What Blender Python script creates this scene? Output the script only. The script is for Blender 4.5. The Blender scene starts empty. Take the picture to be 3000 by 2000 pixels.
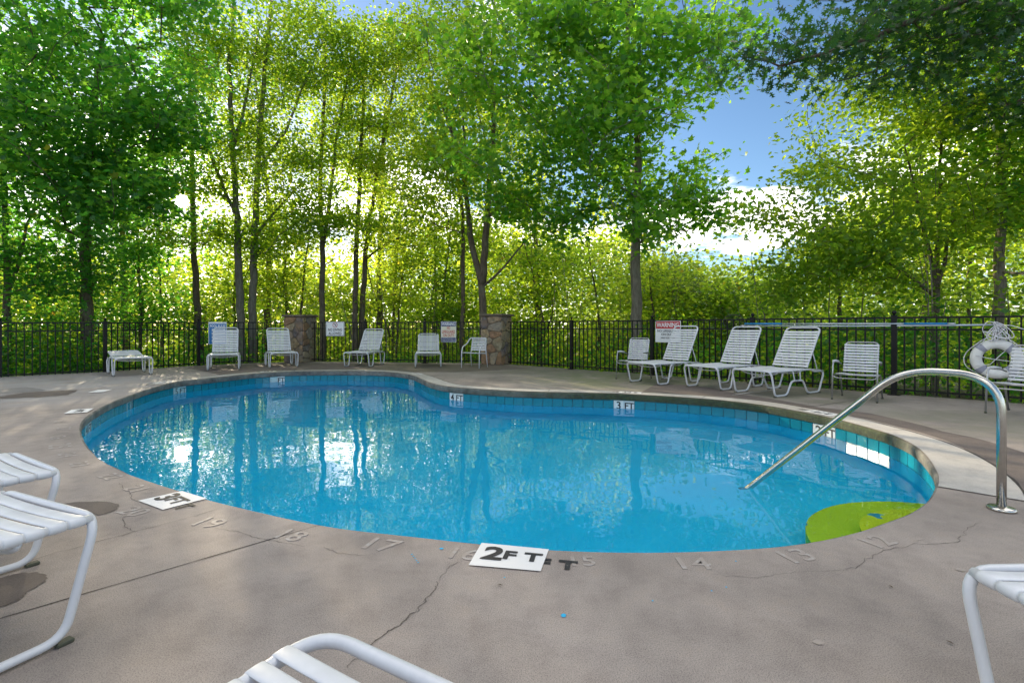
import bpy, bmesh, math, random
import numpy as np
from mathutils import Vector, Matrix

# ------------------------------------------------------------------ camera, sky, sun, exposure
scene = bpy.context.scene
F_PX, HZN = 1450.0, 959.0          # focal length and horizon row measured on the 3000x2000 photograph
cam_d = bpy.data.cameras.new("camera")
cam = bpy.data.objects.new("camera", cam_d)
scene.collection.objects.link(cam)
cam.location = (0, 0, 1.0)
cam.rotation_euler = (math.radians(90), 0, 0)
cam_d.sensor_width = 36.0
cam_d.lens = 36.0 * F_PX / 3000.0
cam_d.shift_y = -(1000.0 - HZN) / 3000.0
cam_d.clip_start = 0.05
cam_d.clip_end = 3000
scene.camera = cam

SUN_AZ = math.radians(-33.7)       # from +Y, negative = to the left
SUN_EL = math.radians(12.0)
SUN_DIR = Vector((math.sin(SUN_AZ) * math.cos(SUN_EL), math.cos(SUN_AZ) * math.cos(SUN_EL), math.sin(SUN_EL)))

world = bpy.data.worlds.new("World")
scene.world = world
world.use_nodes = True
wn, wl = world.node_tree.nodes, world.node_tree.links
wn.clear()
def wnode(t, **kw):
    n = wn.new(t)
    for k, v in kw.items():
        setattr(n, k, v)
    return n
sky = wnode("ShaderNodeTexSky", sky_type='NISHITA', sun_disc=False)
sky.sun_elevation = SUN_EL
sky.sun_rotation = SUN_AZ
sky.altitude = 500
sky.air_density = 1.0
sky.dust_density = 0.6
sky.ozone_density = 3.0
wtc = wnode("ShaderNodeTexCoord")
sep = wnode("ShaderNodeSeparateXYZ")
wl.new(wtc.outputs["Generated"], sep.inputs[0])
zc = wnode("ShaderNodeMath", operation='MAXIMUM'); zc.inputs[1].default_value = 0.0
wl.new(sep.outputs["Z"], zc.inputs[0])
za = wnode("ShaderNodeMath", operation='ADD'); za.inputs[1].default_value = 0.16
wl.new(zc.outputs[0], za.inputs[0])
dx = wnode("ShaderNodeMath", operation='DIVIDE'); dy = wnode("ShaderNodeMath", operation='DIVIDE')
wl.new(sep.outputs["X"], dx.inputs[0]); wl.new(za.outputs[0], dx.inputs[1])
wl.new(sep.outputs["Y"], dy.inputs[0]); wl.new(za.outputs[0], dy.inputs[1])
CLOUD_SEED = 9.33
cmb = wnode("ShaderNodeCombineXYZ")
wl.new(dx.outputs[0], cmb.inputs[0]); wl.new(dy.outputs[0], cmb.inputs[1])
cmb.inputs[2].default_value = CLOUD_SEED
cn = wnode("ShaderNodeTexNoise")
cn.inputs["Scale"].default_value = 1.15
cn.inputs["Detail"].default_value = 8
cn.inputs["Roughness"].default_value = 0.56
wl.new(cmb.outputs[0], cn.inputs["Vector"])
cr = wnode("ShaderNodeMapRange", interpolation_type='SMOOTHSTEP')
cr.inputs["From Min"].default_value = 0.50
cr.inputs["From Max"].default_value = 0.60
wl.new(cn.outputs["Fac"], cr.inputs["Value"])
cmix = wnode("ShaderNodeMix", data_type='RGBA')
wl.new(cr.outputs["Result"], cmix.inputs["Factor"])
wl.new(sky.outputs[0], cmix.inputs[6])
cdot = wnode("ShaderNodeVectorMath", operation='DOT_PRODUCT')
wl.new(wtc.outputs["Generated"], cdot.inputs[0]); cdot.inputs[1].default_value = SUN_DIR
cfw = wnode("ShaderNodeMapRange", interpolation_type='SMOOTHSTEP')     # clouds scatter light forward: brighter round the sun
cfw.inputs["From Min"].default_value = 0.45
cfw.inputs["From Max"].default_value = 1.0
cfw.inputs["To Min"].default_value = 13.0
cfw.inputs["To Max"].default_value = 22.0
wl.new(cdot.outputs["Value"], cfw.inputs["Value"])
ccol = wnode("ShaderNodeVectorMath", operation='SCALE'); ccol.inputs[0].default_value = (1.04, 1.0, 0.93)
wl.new(cfw.outputs["Result"], ccol.inputs["Scale"])
wl.new(ccol.outputs[0], cmix.inputs[7])
# the sun's own disc in the sky
dot = wnode("ShaderNodeVectorMath", operation='DOT_PRODUCT')
wl.new(wtc.outputs["Generated"], dot.inputs[0]); dot.inputs[1].default_value = SUN_DIR
dm = wnode("ShaderNodeMapRange", interpolation_type='SMOOTHSTEP')
dm.inputs["From Min"].default_value = math.cos(math.radians(0.62))
dm.inputs["From Max"].default_value = math.cos(math.radians(0.40))
dm.inputs["To Max"].default_value = 600.0
wl.new(dot.outputs["Value"], dm.inputs["Value"])
sunc = wnode("ShaderNodeMix", data_type='RGBA', blend_type='ADD')
sunc.inputs["Factor"].default_value = 1.0
sunv = wnode("ShaderNodeVectorMath", operation='SCALE'); sunv.inputs[0].default_value = (1.0, 0.86, 0.55)
wl.new(dm.outputs["Result"], sunv.inputs["Scale"])
wl.new(cmix.outputs[2], sunc.inputs[6]); wl.new(sunv.outputs[0], sunc.inputs[7])
bg = wnode("ShaderNodeBackground")
bg.inputs["Strength"].default_value = 0.10
wl.new(sunc.outputs[2], bg.inputs["Color"])
wo = wnode("ShaderNodeOutputWorld")
wl.new(bg.outputs[0], wo.inputs["Surface"])

sun_d = bpy.data.lights.new("sun", 'SUN')
sun_d.energy = 5.0
sun_d.angle = math.radians(0.55)
sun_d.color = (1.0, 0.83, 0.58)
sun_o = bpy.data.objects.new("sun", sun_d)
scene.collection.objects.link(sun_o)
sun_o.location = SUN_DIR * 60
sun_o.rotation_euler = SUN_DIR.to_track_quat('Z', 'Y').to_euler()

vs = scene.view_settings
vs.view_transform = 'Standard'
vs.look = 'None'
vs.exposure = 1.3
vs.gamma = 1.0
vs.use_curve_mapping = False

cy = scene.cycles
cy.max_bounces = 11
cy.diffuse_bounces = 4
cy.glossy_bounces = 5
cy.transmission_bounces = 6
cy.transparent_max_bounces = 8
cy.caustics_reflective = True
cy.caustics_refractive = True
cy.blur_glossy = 0.3
cy.sample_clamp_indirect = 6.0
cy.use_denoising = True
try:
    cy.denoiser = 'OPENIMAGEDENOISE'
    cy.denoising_input_passes = 'RGB_ALBEDO_NORMAL'
    cy.denoising_prefilter = 'ACCURATE'
except Exception:
    pass

# ------------------------------------------------------------------ helpers
RNG = random.Random(11)
col = scene.collection

def G(px, py, z=0.0):
    """photo pixel (3000x2000) -> world point on the level plane z"""
    d = (1.0 - z) / (py - HZN)
    return Vector(((px - 1500.0) * d, F_PX * d, z))

def link(o, parent=None):
    col.objects.link(o)
    if parent is not None:
        o.parent = parent
    return o

def tag(o, label=None, cat=None, group=None, kind=None):
    if label: o["label"] = label
    if cat: o["category"] = cat
    if group: o["group"] = group
    if kind: o["kind"] = kind
    return o

def empty(name, loc=(0, 0, 0), rz=0.0):
    o = bpy.data.objects.new(name, None)
    o.empty_display_size = 0.2
    o.location = loc
    o.rotation_euler = (0, 0, rz)
    return link(o)

class MB:
    """mesh builder: collects shapes, builds ONE mesh"""
    def __init__(self):
        self.v, self.f, self.s = [], [], []
    def add(self, vs_, fs_, smooth=False):
        k = len(self.v)
        self.v += [tuple(p) for p in vs_]
        self.f += [tuple(i + k for i in f) for f in fs_]
        self.s += [smooth] * len(fs_)
        return self
    def box(self, c, s, rot=None, bevel=0.0):
        hx, hy, hz = s[0] / 2, s[1] / 2, s[2] / 2
        if bevel <= 0:
            vs_ = [(x, y, z) for x in (-hx, hx) for y in (-hy, hy) for z in (-hz, hz)]
            fs_ = [(0, 1, 3, 2), (4, 6, 7, 5), (0, 4, 5, 1), (2, 3, 7, 6), (0, 2, 6, 4), (1, 5, 7, 3)]
        else:
            bm = bmesh.new()
            bmesh.ops.create_cube(bm, size=1.0)
            for v in bm.verts:
                v.co = Vector((v.co.x * s[0], v.co.y * s[1], v.co.z * s[2]))
            bmesh.ops.bevel(bm, geom=list(bm.edges), offset=bevel, segments=1, affect='EDGES')
            bm.verts.index_update()
            vs_ = [tuple(v.co) for v in bm.verts]
            fs_ = [tuple(v.index for v in f.verts) for f in bm.faces]
            bm.free()
        m = rot if rot is not None else Matrix.Identity(3)
        vs_ = [tuple(m @ Vector(p) + Vector(c)) for p in vs_]
        return self.add(vs_, fs_)
    def tube(self, pts, r, n=8, closed=False, caps=True):
        P = [Vector(p) for p in pts]
        R = r if isinstance(r, (list, tuple)) else [r] * len(P)
        m = len(P)
        tang = []
        for i in range(m):
            if closed:
                t = P[(i + 1) % m] - P[i - 1]
            else:
                t = P[min(i + 1, m - 1)] - P[max(i - 1, 0)]
            tang.append(t.normalized() if t.length > 1e-9 else Vector((0, 0, 1)))
        up = Vector((0, 0, 1)) if abs(tang[0].z) < 0.9 else Vector((1, 0, 0))
        u = tang[0].cross(up).normalized()
        vs_, fs_ = [], []
        for i in range(m):
            t = tang[i]
            u = (u - t * u.dot(t))
            u = u.normalized() if u.length > 1e-6 else t.orthogonal().normalized()
            w = t.cross(u)
            for k in range(n):
                a = 2 * math.pi * k / n
                vs_.append(P[i] + (u * math.cos(a) + w * math.sin(a)) * R[i])
        for i in range(m if closed else m - 1):
            j = (i + 1) % m
            for k in range(n):
                l = (k + 1) % n
                fs_.append((i * n + k, i * n + l, j * n + l, j * n + k))
        self.add(vs_, fs_, True)
        if caps and not closed:
            k0 = len(self.v) - len(vs_)
            self.f.append(tuple(k0 + k for k in range(n))[::-1]); self.s.append(False)
            self.f.append(tuple(k0 + (m - 1) * n + k for k in range(n))); self.s.append(False)
        return self
    def lathe(self, prof, c=(0, 0, 0), n=16):
        vs_, fs_ = [], []
        for (r, z) in prof:
            for k in range(n):
                a = 2 * math.pi * k / n
                vs_.append((c[0] + r * math.cos(a), c[1] + r * math.sin(a), c[2] + z))
        for i in range(len(prof) - 1):
            for k in range(n):
                l = (k + 1) % n
                fs_.append((i * n + k, i * n + l, (i + 1) * n + l, (i + 1) * n + k))
        fs_.append(tuple(range(n))[::-1])
        fs_.append(tuple((len(prof) - 1) * n + k for k in range(n)))
        return self.add(vs_, fs_, True)
    def mesh(self, name, mat):
        me = bpy.data.meshes.new(name)
        me.from_pydata(self.v, [], self.f)
        me.polygons.foreach_set("use_smooth", self.s)
        me.materials.append(mat)
        me.update()
        return me
    def build(self, name, mat, parent=None):
        return link(bpy.data.objects.new(name, self.mesh(name, mat)), parent)

def obj(name, me, parent=None, loc=None, rot=None):
    o = bpy.data.objects.new(name, me)
    if loc is not None: o.location = loc
    if rot is not None: o.rotation_euler = rot
    return link(o, parent)

def fillet(pts, rad, seg=4):
    """round the inner corners of a polyline"""
    P = [Vector(p) for p in pts]
    out = [P[0]]
    for i in range(1, len(P) - 1):
        a, b, c = P[i - 1], P[i], P[i + 1]
        da, dc = (a - b), (c - b)
        r = rad[i] if isinstance(rad, dict) and i in rad else (rad if not isinstance(rad, dict) else 0.06)
        r = min(r, da.length * 0.49, dc.length * 0.49)
        p0, p2 = b + da.normalized() * r, b + dc.normalized() * r
        for k in range(seg + 1):
            t = k / seg
            out.append(p0 * (1 - t) ** 2 + b * 2 * t * (1 - t) + p2 * t * t)
    out.append(P[-1])
    return out

_text_cache = {}
def text_mesh(txt, size, mat, bold=0.0, extrude=0.0006, align='CENTER', squeeze=1.0):
    key = (txt, size, mat.name, bold, align, squeeze)
    if key in _text_cache:
        return _text_cache[key]
    cu = bpy.data.curves.new("lettering", 'FONT')
    cu.body = txt
    cu.size = size
    cu.align_x = align
    cu.align_y = 'CENTER'
    cu.offset = bold * size
    cu.extrude = extrude
    cu.resolution_u = 3
    to = bpy.data.objects.new("lettering", cu)
    col.objects.link(to)
    dg = bpy.context.evaluated_depsgraph_get()
    dg.update()
    me = bpy.data.meshes.new_from_object(to.evaluated_get(dg))
    bpy.data.objects.remove(to)
    bpy.data.curves.remove(cu)
    me.name = "lettering"
    me.materials.clear()
    me.materials.append(mat)
    if squeeze != 1.0:
        me.transform(Matrix.Diagonal((squeeze, 1, 1, 1)))
    _text_cache[key] = me
    return me

# ------------------------------------------------------------------ materials
def new_mat(name):
    m = bpy.data.materials.new(name)
    m.use_nodes = True
    nt = m.node_tree
    return m, nt.nodes, nt.links, nt.nodes["Principled BSDF"]

def noise(n, l, scale, detail=4, rough=0.55, vec=None):
    t = n.new("ShaderNodeTexNoise")
    t.inputs["Scale"].default_value = scale
    t.inputs["Detail"].default_value = detail
    t.inputs["Roughness"].default_value = rough
    if vec is not None:
        l.new(vec, t.inputs["Vector"])
    return t

def ramp(n, l, src, stops):
    r = n.new("ShaderNodeValToRGB")
    e = r.color_ramp.elements
    while len(e) < len(stops):
        e.new(0.5)
    for el, (p, c) in zip(e, stops):
        el.position = p
        el.color = (*c, 1) if len(c) == 3 else c
    l.new(src, r.inputs["Fac"])
    return r

def mixc(n, l, fac, a, b, blend='MIX'):
    m = n.new("ShaderNodeMix")
    m.data_type = 'RGBA'
    m.blend_type = blend
    for sock, v in ((m.inputs["Factor"], fac), (m.inputs[6], a), (m.inputs[7], b)):
        if isinstance(v, (int, float)):
            sock.default_value = v
        elif isinstance(v, tuple):
            sock.default_value = (*v, 1)
        else:
            l.new(v, sock)
    return m.outputs[2]

def bump(n, l, bsdf, height, dist, strength=1.0):
    b = n.new("ShaderNodeBump")
    b.inputs["Distance"].default_value = dist
    b.inputs["Strength"].default_value = strength
    l.new(height, b.inputs["Height"])
    l.new(b.outputs[0], bsdf.inputs["Normal"])

def plain(name, color, rough=0.5, metal=0.0, var=0.12, scale=14, bumpd=0.0, spec=0.5):
    m, n, l, b = new_mat(name)
    tc = n.new("ShaderNodeTexCoord")
    t = noise(n, l, scale, 5, 0.6, tc.outputs["Object"])
    lo = tuple(c * (1 - var) for c in color); hi = tuple(min(1, c * (1 + var)) for c in color)
    r = ramp(n, l, t.outputs["Fac"], [(0.3, lo), (0.7, hi)])
    l.new(r.outputs[0], b.inputs["Base Color"])
    b.inputs["Roughness"].default_value = rough
    b.inputs["Metallic"].default_value = metal
    b.inputs["Specular IOR Level"].default_value = spec
    if bumpd:
        bump(n, l, b, t.outputs["Fac"], bumpd)
    return m

def concrete(name, base, speck=0.30, mottle=0.26, algae=None, fine=240, bumpd=0.0014):
    """algae: list of (centre, radius, colour, strength)"""
    m, n, l, b = new_mat(name)
    g = n.new("ShaderNodeNewGeometry")
    pos = g.outputs["Position"]
    t1 = noise(n, l, fine, 2, 0.7, pos)
    t2 = noise(n, l, 0.9, 6, 0.62, pos)
    t3 = noise(n, l, 7.0, 5, 0.65, pos)
    lo = tuple(c * (1 - mottle) for c in base); hi = tuple(c * (1 + mottle) for c in base)
    c = ramp(n, l, t2.outputs["Fac"], [(0.3, lo), (0.5, base), (0.72, hi)]).outputs[0]
    tint = ramp(n, l, t3.outputs["Fac"], [(0.3, (0.82, 0.81, 0.82)), (0.55, (1, 1, 1)), (0.8, (1.07, 1.03, 0.98))]).outputs[0]
    c = mixc(n, l, 1.0, c, tint, 'MULTIPLY')
    sp = ramp(n, l, t1.outputs["Fac"], [(0.28, (1 - speck * 1.7,) * 3), (0.5, (1, 1, 1)), (0.74, (1 + speck,) * 3)]).outputs[0]
    c = mixc(n, l, 1.0, c, sp, 'MULTIPLY')
    for (ctr, rad, ac, st) in (algae or []):
        d = n.new("ShaderNodeVectorMath"); d.operation = 'DISTANCE'
        l.new(pos, d.inputs[0]); d.inputs[1].default_value = ctr
        mr = n.new("ShaderNodeMapRange"); mr.interpolation_type = 'SMOOTHSTEP'
        mr.inputs["From Min"].default_value = rad; mr.inputs["From Max"].default_value = rad * 0.35
        l.new(d.outputs["Value"], mr.inputs["Value"])
        t4 = noise(n, l, 1.7, 6, 0.66, pos)
        rr = ramp(n, l, t4.outputs["Fac"], [(0.33, (0, 0, 0)), (0.54, (st, st, st))]).outputs[0]
        mm = n.new("ShaderNodeMath"); mm.operation = 'MULTIPLY'
        l.new(mr.outputs["Result"], mm.inputs[0]); l.new(rr, mm.inputs[1])
        c = mixc(n, l, mm.outputs[0], c, ac)
    l.new(c, b.inputs["Base Color"])
    b.inputs["Roughness"].default_value = 0.86
    b.inputs["Specular IOR Level"].default_value = 0.3
    bump(n, l, b, t1.outputs["Fac"], bumpd)
    return m

M = {}
M['deck'] = concrete("deck_concrete", (0.315, 0.272, 0.243), algae=[
    ((2.2, 9.7, 0), 2.6, (0.15, 0.17, 0.085), 0.8), ((4.4, 7.3, 0), 1.3, (0.17, 0.17, 0.10), 0.6),
    ((0.3, 12.3, 0), 2.2, (0.17, 0.16, 0.10), 0.6), ((5.0, 5.2, 0), 1.4, (0.19, 0.19, 0.13), 0.5),
    ((-8.5, 8.0, 0), 4.0, (0.33, 0.32, 0.325), 0.75)])
M['deck_dark'] = concrete("deck_dark_concrete", (0.155, 0.128, 0.115), speck=0.35, mottle=0.22)
M['deck_brown'] = concrete("deck_brown_concrete", (0.175, 0.142, 0.128), speck=0.2, mottle=0.2,
                           algae=[((-2.0, 12.6, 0), 2.5, (0.16, 0.15, 0.09), 0.5)])
M['deck_wet'] = concrete("deck_wet_concrete", (0.135, 0.112, 0.098), speck=0.2, mottle=0.1)
M['coping_top'] = concrete("coping_concrete", (0.47, 0.445, 0.41), speck=0.14, mottle=0.2, bumpd=0.002)
# weathered vertical face of the coping, mossy towards the right of the pool
def face_mat():
    m, n, l, b = new_mat("coping_face_concrete")
    g = n.new("ShaderNodeNewGeometry"); pos = g.outputs["Position"]
    t1 = noise(n, l, 26, 5, 0.7, pos); t2 = noise(n, l, 5, 6, 0.7, pos)
    c = ramp(n, l, t2.outputs["Fac"], [(0.3, (0.06, 0.06, 0.058)), (0.55, (0.17, 0.165, 0.15)), (0.78, (0.30, 0.28, 0.25))]).outputs[0]
    c2 = ramp(n, l, t1.outputs["Fac"], [(0.35, (0.015, 0.022, 0.01)), (0.6, (0.04, 0.062, 0.015)), (0.82, (0.15, 0.155, 0.08))]).outputs[0]
    sx = n.new("ShaderNodeSeparateXYZ"); l.new(pos, sx.inputs[0])
    mr = n.new("ShaderNodeMapRange"); mr.inputs["From Min"].default_value = -1.5; mr.inputs["From Max"].default_value = 1.6
    l.new(sx.outputs["X"], mr.inputs["Value"])
    mr2 = n.new("ShaderNodeMapRange"); mr2.inputs["From Min"].default_value = 3.9; mr2.inputs["From Max"].default_value = 4.7
    l.new(sx.outputs["Y"], mr2.inputs["Value"])
    mu = n.new("ShaderNodeMath"); mu.operation = 'MULTIPLY'
    l.new(mr.outputs[0], mu.inputs[0]); l.new(mr2.outputs[0], mu.inputs[1])
    mu2 = n.new("ShaderNodeMath"); mu2.operation = 'MULTIPLY'; mu2.inputs[1].default_value = 0.85
    l.new(mu.outputs[0], mu2.inputs[0])
    l.new(mixc(n, l, mu2.outputs[0], c, c2), b.inputs["Base Color"])
    b.inputs["Roughness"].default_value = 0.9
    bump(n, l, b, t1.outputs["Fac"], 0.012)
    return m
M['coping_face'] = face_mat()
M['joint'] = plain("joint_dark", (0.035, 0.03, 0.027), 0.95, var=0.4, scale=30)
M['crack'] = plain("crack_dark", (0.095, 0.08, 0.07), 0.95, var=0.5, scale=50)

def painted_blue(name, base, rough=0.35, var=0.08):
    m, n, l, b = new_mat(name)
    g = n.new("ShaderNodeNewGeometry"); pos = g.outputs["Position"]
    t = noise(n, l, 1.3, 5, 0.6, pos)
    lo = tuple(c * (1 - var) for c in base); hi = tuple(min(1, c * (1 + var)) for c in base)
    l.new(ramp(n, l, t.outputs["Fac"], [(0.3, lo), (0.7, hi)]).outputs[0], b.inputs["Base Color"])
    b.inputs["Roughness"].default_value = rough
    return m
M['basin'] = painted_blue("pool_blue_paint", (0.002, 0.62, 0.94), 0.5)
M['tile'] = plain("teal_glazed_tile", (0.006, 0.19, 0.26), 0.18, var=0.16, scale=5)
M['grout'] = plain("grout", (0.10, 0.22, 0.26), 0.8, var=0.15)
M['white_tile'] = plain("white_glazed_tile", (0.62, 0.66, 0.66), 0.2, var=0.08, scale=8)
M['faded_tile'] = plain("faded_tile", (0.36, 0.50, 0.53), 0.25, var=0.15, scale=18)
def step_mat(name, base):
    m, n, l, b = new_mat(name)
    g = n.new("ShaderNodeNewGeometry"); pos = g.outputs["Position"]
    t = noise(n, l, 2.6, 3, 0.45, pos)
    c = ramp(n, l, t.outputs["Fac"], [(0.0, base), (0.675, base), (0.68, (0.02, 0.33, 0.50))])
    c.color_ramp.interpolation = 'LINEAR'
    l.new(c.outputs[0], b.inputs["Base Color"])
    b.inputs["Roughness"].default_value = 0.5
    return m
M['step_lime'] = step_mat("lime_step_paint", (0.56, 0.72, 0.01))
M['step_yellow'] = step_mat("yellow_green_step_paint", (0.72, 0.78, 0.01))

def water_mat():
    m, n, l, b = new_mat("pool_water")
    n.remove(b)
    out = n["Material Output"]
    g = n.new("ShaderNodeNewGeometry"); pos = g.outputs["Position"]
    t1 = noise(n, l, 2.6, 1, 0.4, pos)
    t2 = noise(n, l, 9.0, 1, 0.4, pos)
    a = n.new("ShaderNodeMath"); a.operation = 'MULTIPLY_ADD'
    l.new(t2.outputs["Fac"], a.inputs[0]); a.inputs[1].default_value = 0.07; l.new(t1.outputs["Fac"], a.inputs[2])
    bp = n.new("ShaderNodeBump"); bp.inputs["Distance"].default_value = 0.0042; bp.inputs["Strength"].default_value = 1.0
    l.new(a.outputs[0], bp.inputs["Height"])
    rf = n.new("ShaderNodeBsdfRefraction")
    rf.inputs["Color"].default_value = (0.90, 0.985, 1.0, 1)
    rf.inputs["Roughness"].default_value = 0.0
    rf.inputs["IOR"].default_value = 1.333
    gs = n.new("ShaderNodeBsdfGlossy")
    gs.inputs["Roughness"].default_value = 0.0
    fr = n.new("ShaderNodeFresnel"); fr.inputs["IOR"].default_value = 1.46
    for s_ in (rf, gs, fr):
        l.new(bp.outputs[0], s_.inputs["Normal"])
    mx = n.new("ShaderNodeMixShader")
    l.new(fr.outputs[0], mx.inputs[0]); l.new(rf.outputs[0], mx.inputs[1]); l.new(gs.outputs[0], mx.inputs[2])
    l.new(mx.outputs[0], out.inputs["Surface"])
    return m
M['water'] = water_mat()

M['fence'] = plain("black_powder_coat", (0.006, 0.006, 0.0065), 0.5, var=0.3, scale=20, spec=0.25)
M['vinyl'] = plain("white_vinyl_strap", (0.61, 0.62, 0.65), 0.42, var=0.11, scale=7, bumpd=0.0004)
def chipped():
    m, n, l, b = new_mat("white_chipped_frame_paint")
    tc = n.new("ShaderNodeTexCoord")
    t = noise(n, l, 20, 6, 0.7, tc.outputs["Object"])
    mp = n.new("ShaderNodeMapping"); mp.inputs["Scale"].default_value = (1, 1, 0.3)
    l.new(tc.outputs["Object"], mp.inputs[0]); l.new(mp.outputs[0], t.inputs["Vector"])
    l.new(ramp(n, l, t.outputs["Fac"], [(0.0, (0.18, 0.17, 0.16)), (0.305, (0.2, 0.19, 0.17)), (0.325, (0.56, 0.57, 0.60)), (0.8, (0.64, 0.65, 0.68))]).outputs[0], b.inputs["Base Color"])
    b.inputs["Roughness"].default_value = 0.36
    return m
M['frame_white'] = chipped()
M['aluminium'] = plain("dull_aluminium", (0.42, 0.42, 0.43), 0.38, metal=0.85, var=0.15, scale=25)
M['foot'] = plain("worn_foot_cap", (0.07, 0.075, 0.05), 0.7, var=0.4)
def steel():
    m, n, l, b = new_mat("brushed_stainless_steel")
    tc = n.new("ShaderNodeTexCoord")
    t = noise(n, l, 90, 4, 0.6, tc.outputs["Object"])
    l.new(ramp(n, l, t.outputs["Fac"], [(0.3, (0.52, 0.50, 0.46)), (0.7, (0.58, 0.56, 0.52))]).outputs[0], b.inputs["Base Color"])
    b.inputs["Metallic"].default_value = 1.0
    l.new(ramp(n, l, t.outputs["Fac"], [(0.3, (0.22,) * 3), (0.7, (0.27,) * 3)]).outputs[0], b.inputs["Roughness"])
    return m
M['steel'] = steel()
M['sign_white'] = plain("sign_white", (0.70, 0.72, 0.74), 0.4, var=0.05)
M['sign_cream'] = plain("sign_cream", (0.60, 0.58, 0.45), 0.4, var=0.06)
M['sign_blue'] = plain("sign_blue", (0.02, 0.16, 0.42), 0.4, var=0.06)
M['sign_navy'] = plain("sign_navy", (0.02, 0.035, 0.13), 0.4, var=0.06)
M['sign_red'] = plain("sign_red", (0.42, 0.012, 0.02), 0.4, var=0.06)
M['sign_black'] = plain("sign_black", (0.01, 0.01, 0.012), 0.5, var=0.1)
def worn_paint(name, colr, keep=0.55, under=(0.315, 0.272, 0.243), scale=60):
    m, n, l, b = new_mat(name)
    g = n.new("ShaderNodeNewGeometry"); pos = g.outputs["Position"]
    t = noise(n, l, scale, 5, 0.7, pos)
    l.new(ramp(n, l, t.outputs["Fac"], [(0.0, under), (max(0.02, 1 - keep - 0.12), under), (min(0.98, 1 - keep + 0.1), colr)]).outputs[0], b.inputs["Base Color"])
    b.inputs["Roughness"].default_value = 0.8
    return m
M['deck_white'] = worn_paint("white_deck_paint", (0.72, 0.71, 0.70), 0.74)
M['deck_black'] = worn_paint("black_deck_paint", (0.025, 0.025, 0.027), 0.70)
M['chalk'] = worn_paint("faded_white_deck_paint", (0.40, 0.385, 0.375), 0.40, scale=26)
M['dab_blue'] = worn_paint("blue_paint_spot", (0.02, 0.36, 0.62), 0.8)
M['dab_lime'] = worn_paint("lime_paint_spot", (0.34, 0.33, 0.10), 0.30, scale=60)
M['buoy'] = plain("life_ring_white", (0.72, 0.72, 0.70), 0.55, var=0.1, scale=9, bumpd=0.002)
M['buoy_band'] = plain("life_ring_grey_band", (0.30, 0.31, 0.38), 0.6, var=0.15)
M['rope'] = plain("white_rope", (0.66, 0.65, 0.68), 0.8, var=0.15, scale=70)
M['pole_blue'] = plain("blue_pole_grip", (0.02, 0.22, 0.50), 0.4, var=0.1)
M['pole_white'] = plain("pale_pole", (0.55, 0.60, 0.64), 0.3, metal=0.5, var=0.08)
M['net'] = plain("dark_net", (0.03, 0.035, 0.03), 0.8, var=0.2)

STONES = []
for i, c in enumerate([(0.30, 0.22, 0.12), (0.24, 0.145, 0.085), (0.26, 0.20, 0.14), (0.19, 0.16, 0.14), (0.33, 0.25, 0.15), (0.12, 0.105, 0.105), (0.27, 0.18, 0.10), (0.22, 0.19, 0.12)]):
    m, n, l, b = new_mat("field_stone_tone_%d" % i)
    tc = n.new("ShaderNodeTexCoord")
    t = noise(n, l, 9, 7, 0.68, tc.outputs["Object"])
    t2 = noise(n, l, 3.2, 4, 0.6, tc.outputs["Object"])
    a = ramp(n, l, t.outputs["Fac"], [(0.28, tuple(x * 0.35 for x in c)), (0.52, c), (0.78, tuple(min(1, x * 1.7 + 0.02) for x in c))]).outputs[0]
    w = ramp(n, l, t2.outputs["Fac"], [(0.42, (0, 0, 0)), (0.62, (0.6,) * 3)]).outputs[0]
    l.new(mixc(n, l, w, a, (0.25, 0.155, 0.075) if i % 2 else (0.2, 0.19, 0.16)), b.inputs["Base Color"])
    b.inputs["Roughness"].default_value = 0.85
    bump(n, l, b, t.outputs["Fac"], 0.02)
    STONES.append(m)
M['mortar'] = plain("stone_mortar", (0.13, 0.105, 0.075), 0.95, var=0.3, scale=30, bumpd=0.004)
M['cap_stone'] = plain("cap_stone", (0.13, 0.10, 0.075), 0.9, var=0.35, scale=8, bumpd=0.008)

def bark(name, lo, hi):
    m, n, l, b = new_mat(name)
    g = n.new("ShaderNodeNewGeometry")
    mp = n.new("ShaderNodeMapping"); mp.inputs["Scale"].default_value = (1, 1, 0.22)
    l.new(g.outputs["Position"], mp.inputs[0])
    t = noise(n, l, 22, 6, 0.7, mp.outputs[0])
    t2 = noise(n, l, 2.2, 5, 0.65, g.outputs["Position"])
    c = ramp(n, l, t.outputs["Fac"], [(0.3, lo), (0.65, hi)]).outputs[0]
    w = ramp(n, l, t2.outputs["Fac"], [(0.5, (0, 0, 0)), (0.68, (0.45,) * 3)]).outputs[0]
    l.new(mixc(n, l, w, c, (0.17, 0.18, 0.13)), b.inputs["Base Color"])
    b.inputs["Roughness"].default_value = 0.9
    bump(n, l, b, t.outputs["Fac"], 0.03)
    return m
M['bark'] = bark("brown_bark", (0.045, 0.034, 0.024), (0.16, 0.125, 0.09))
M['bark_pale'] = bark("pale_grey_bark", (0.08, 0.07, 0.055), (0.24, 0.21, 0.165))

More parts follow.
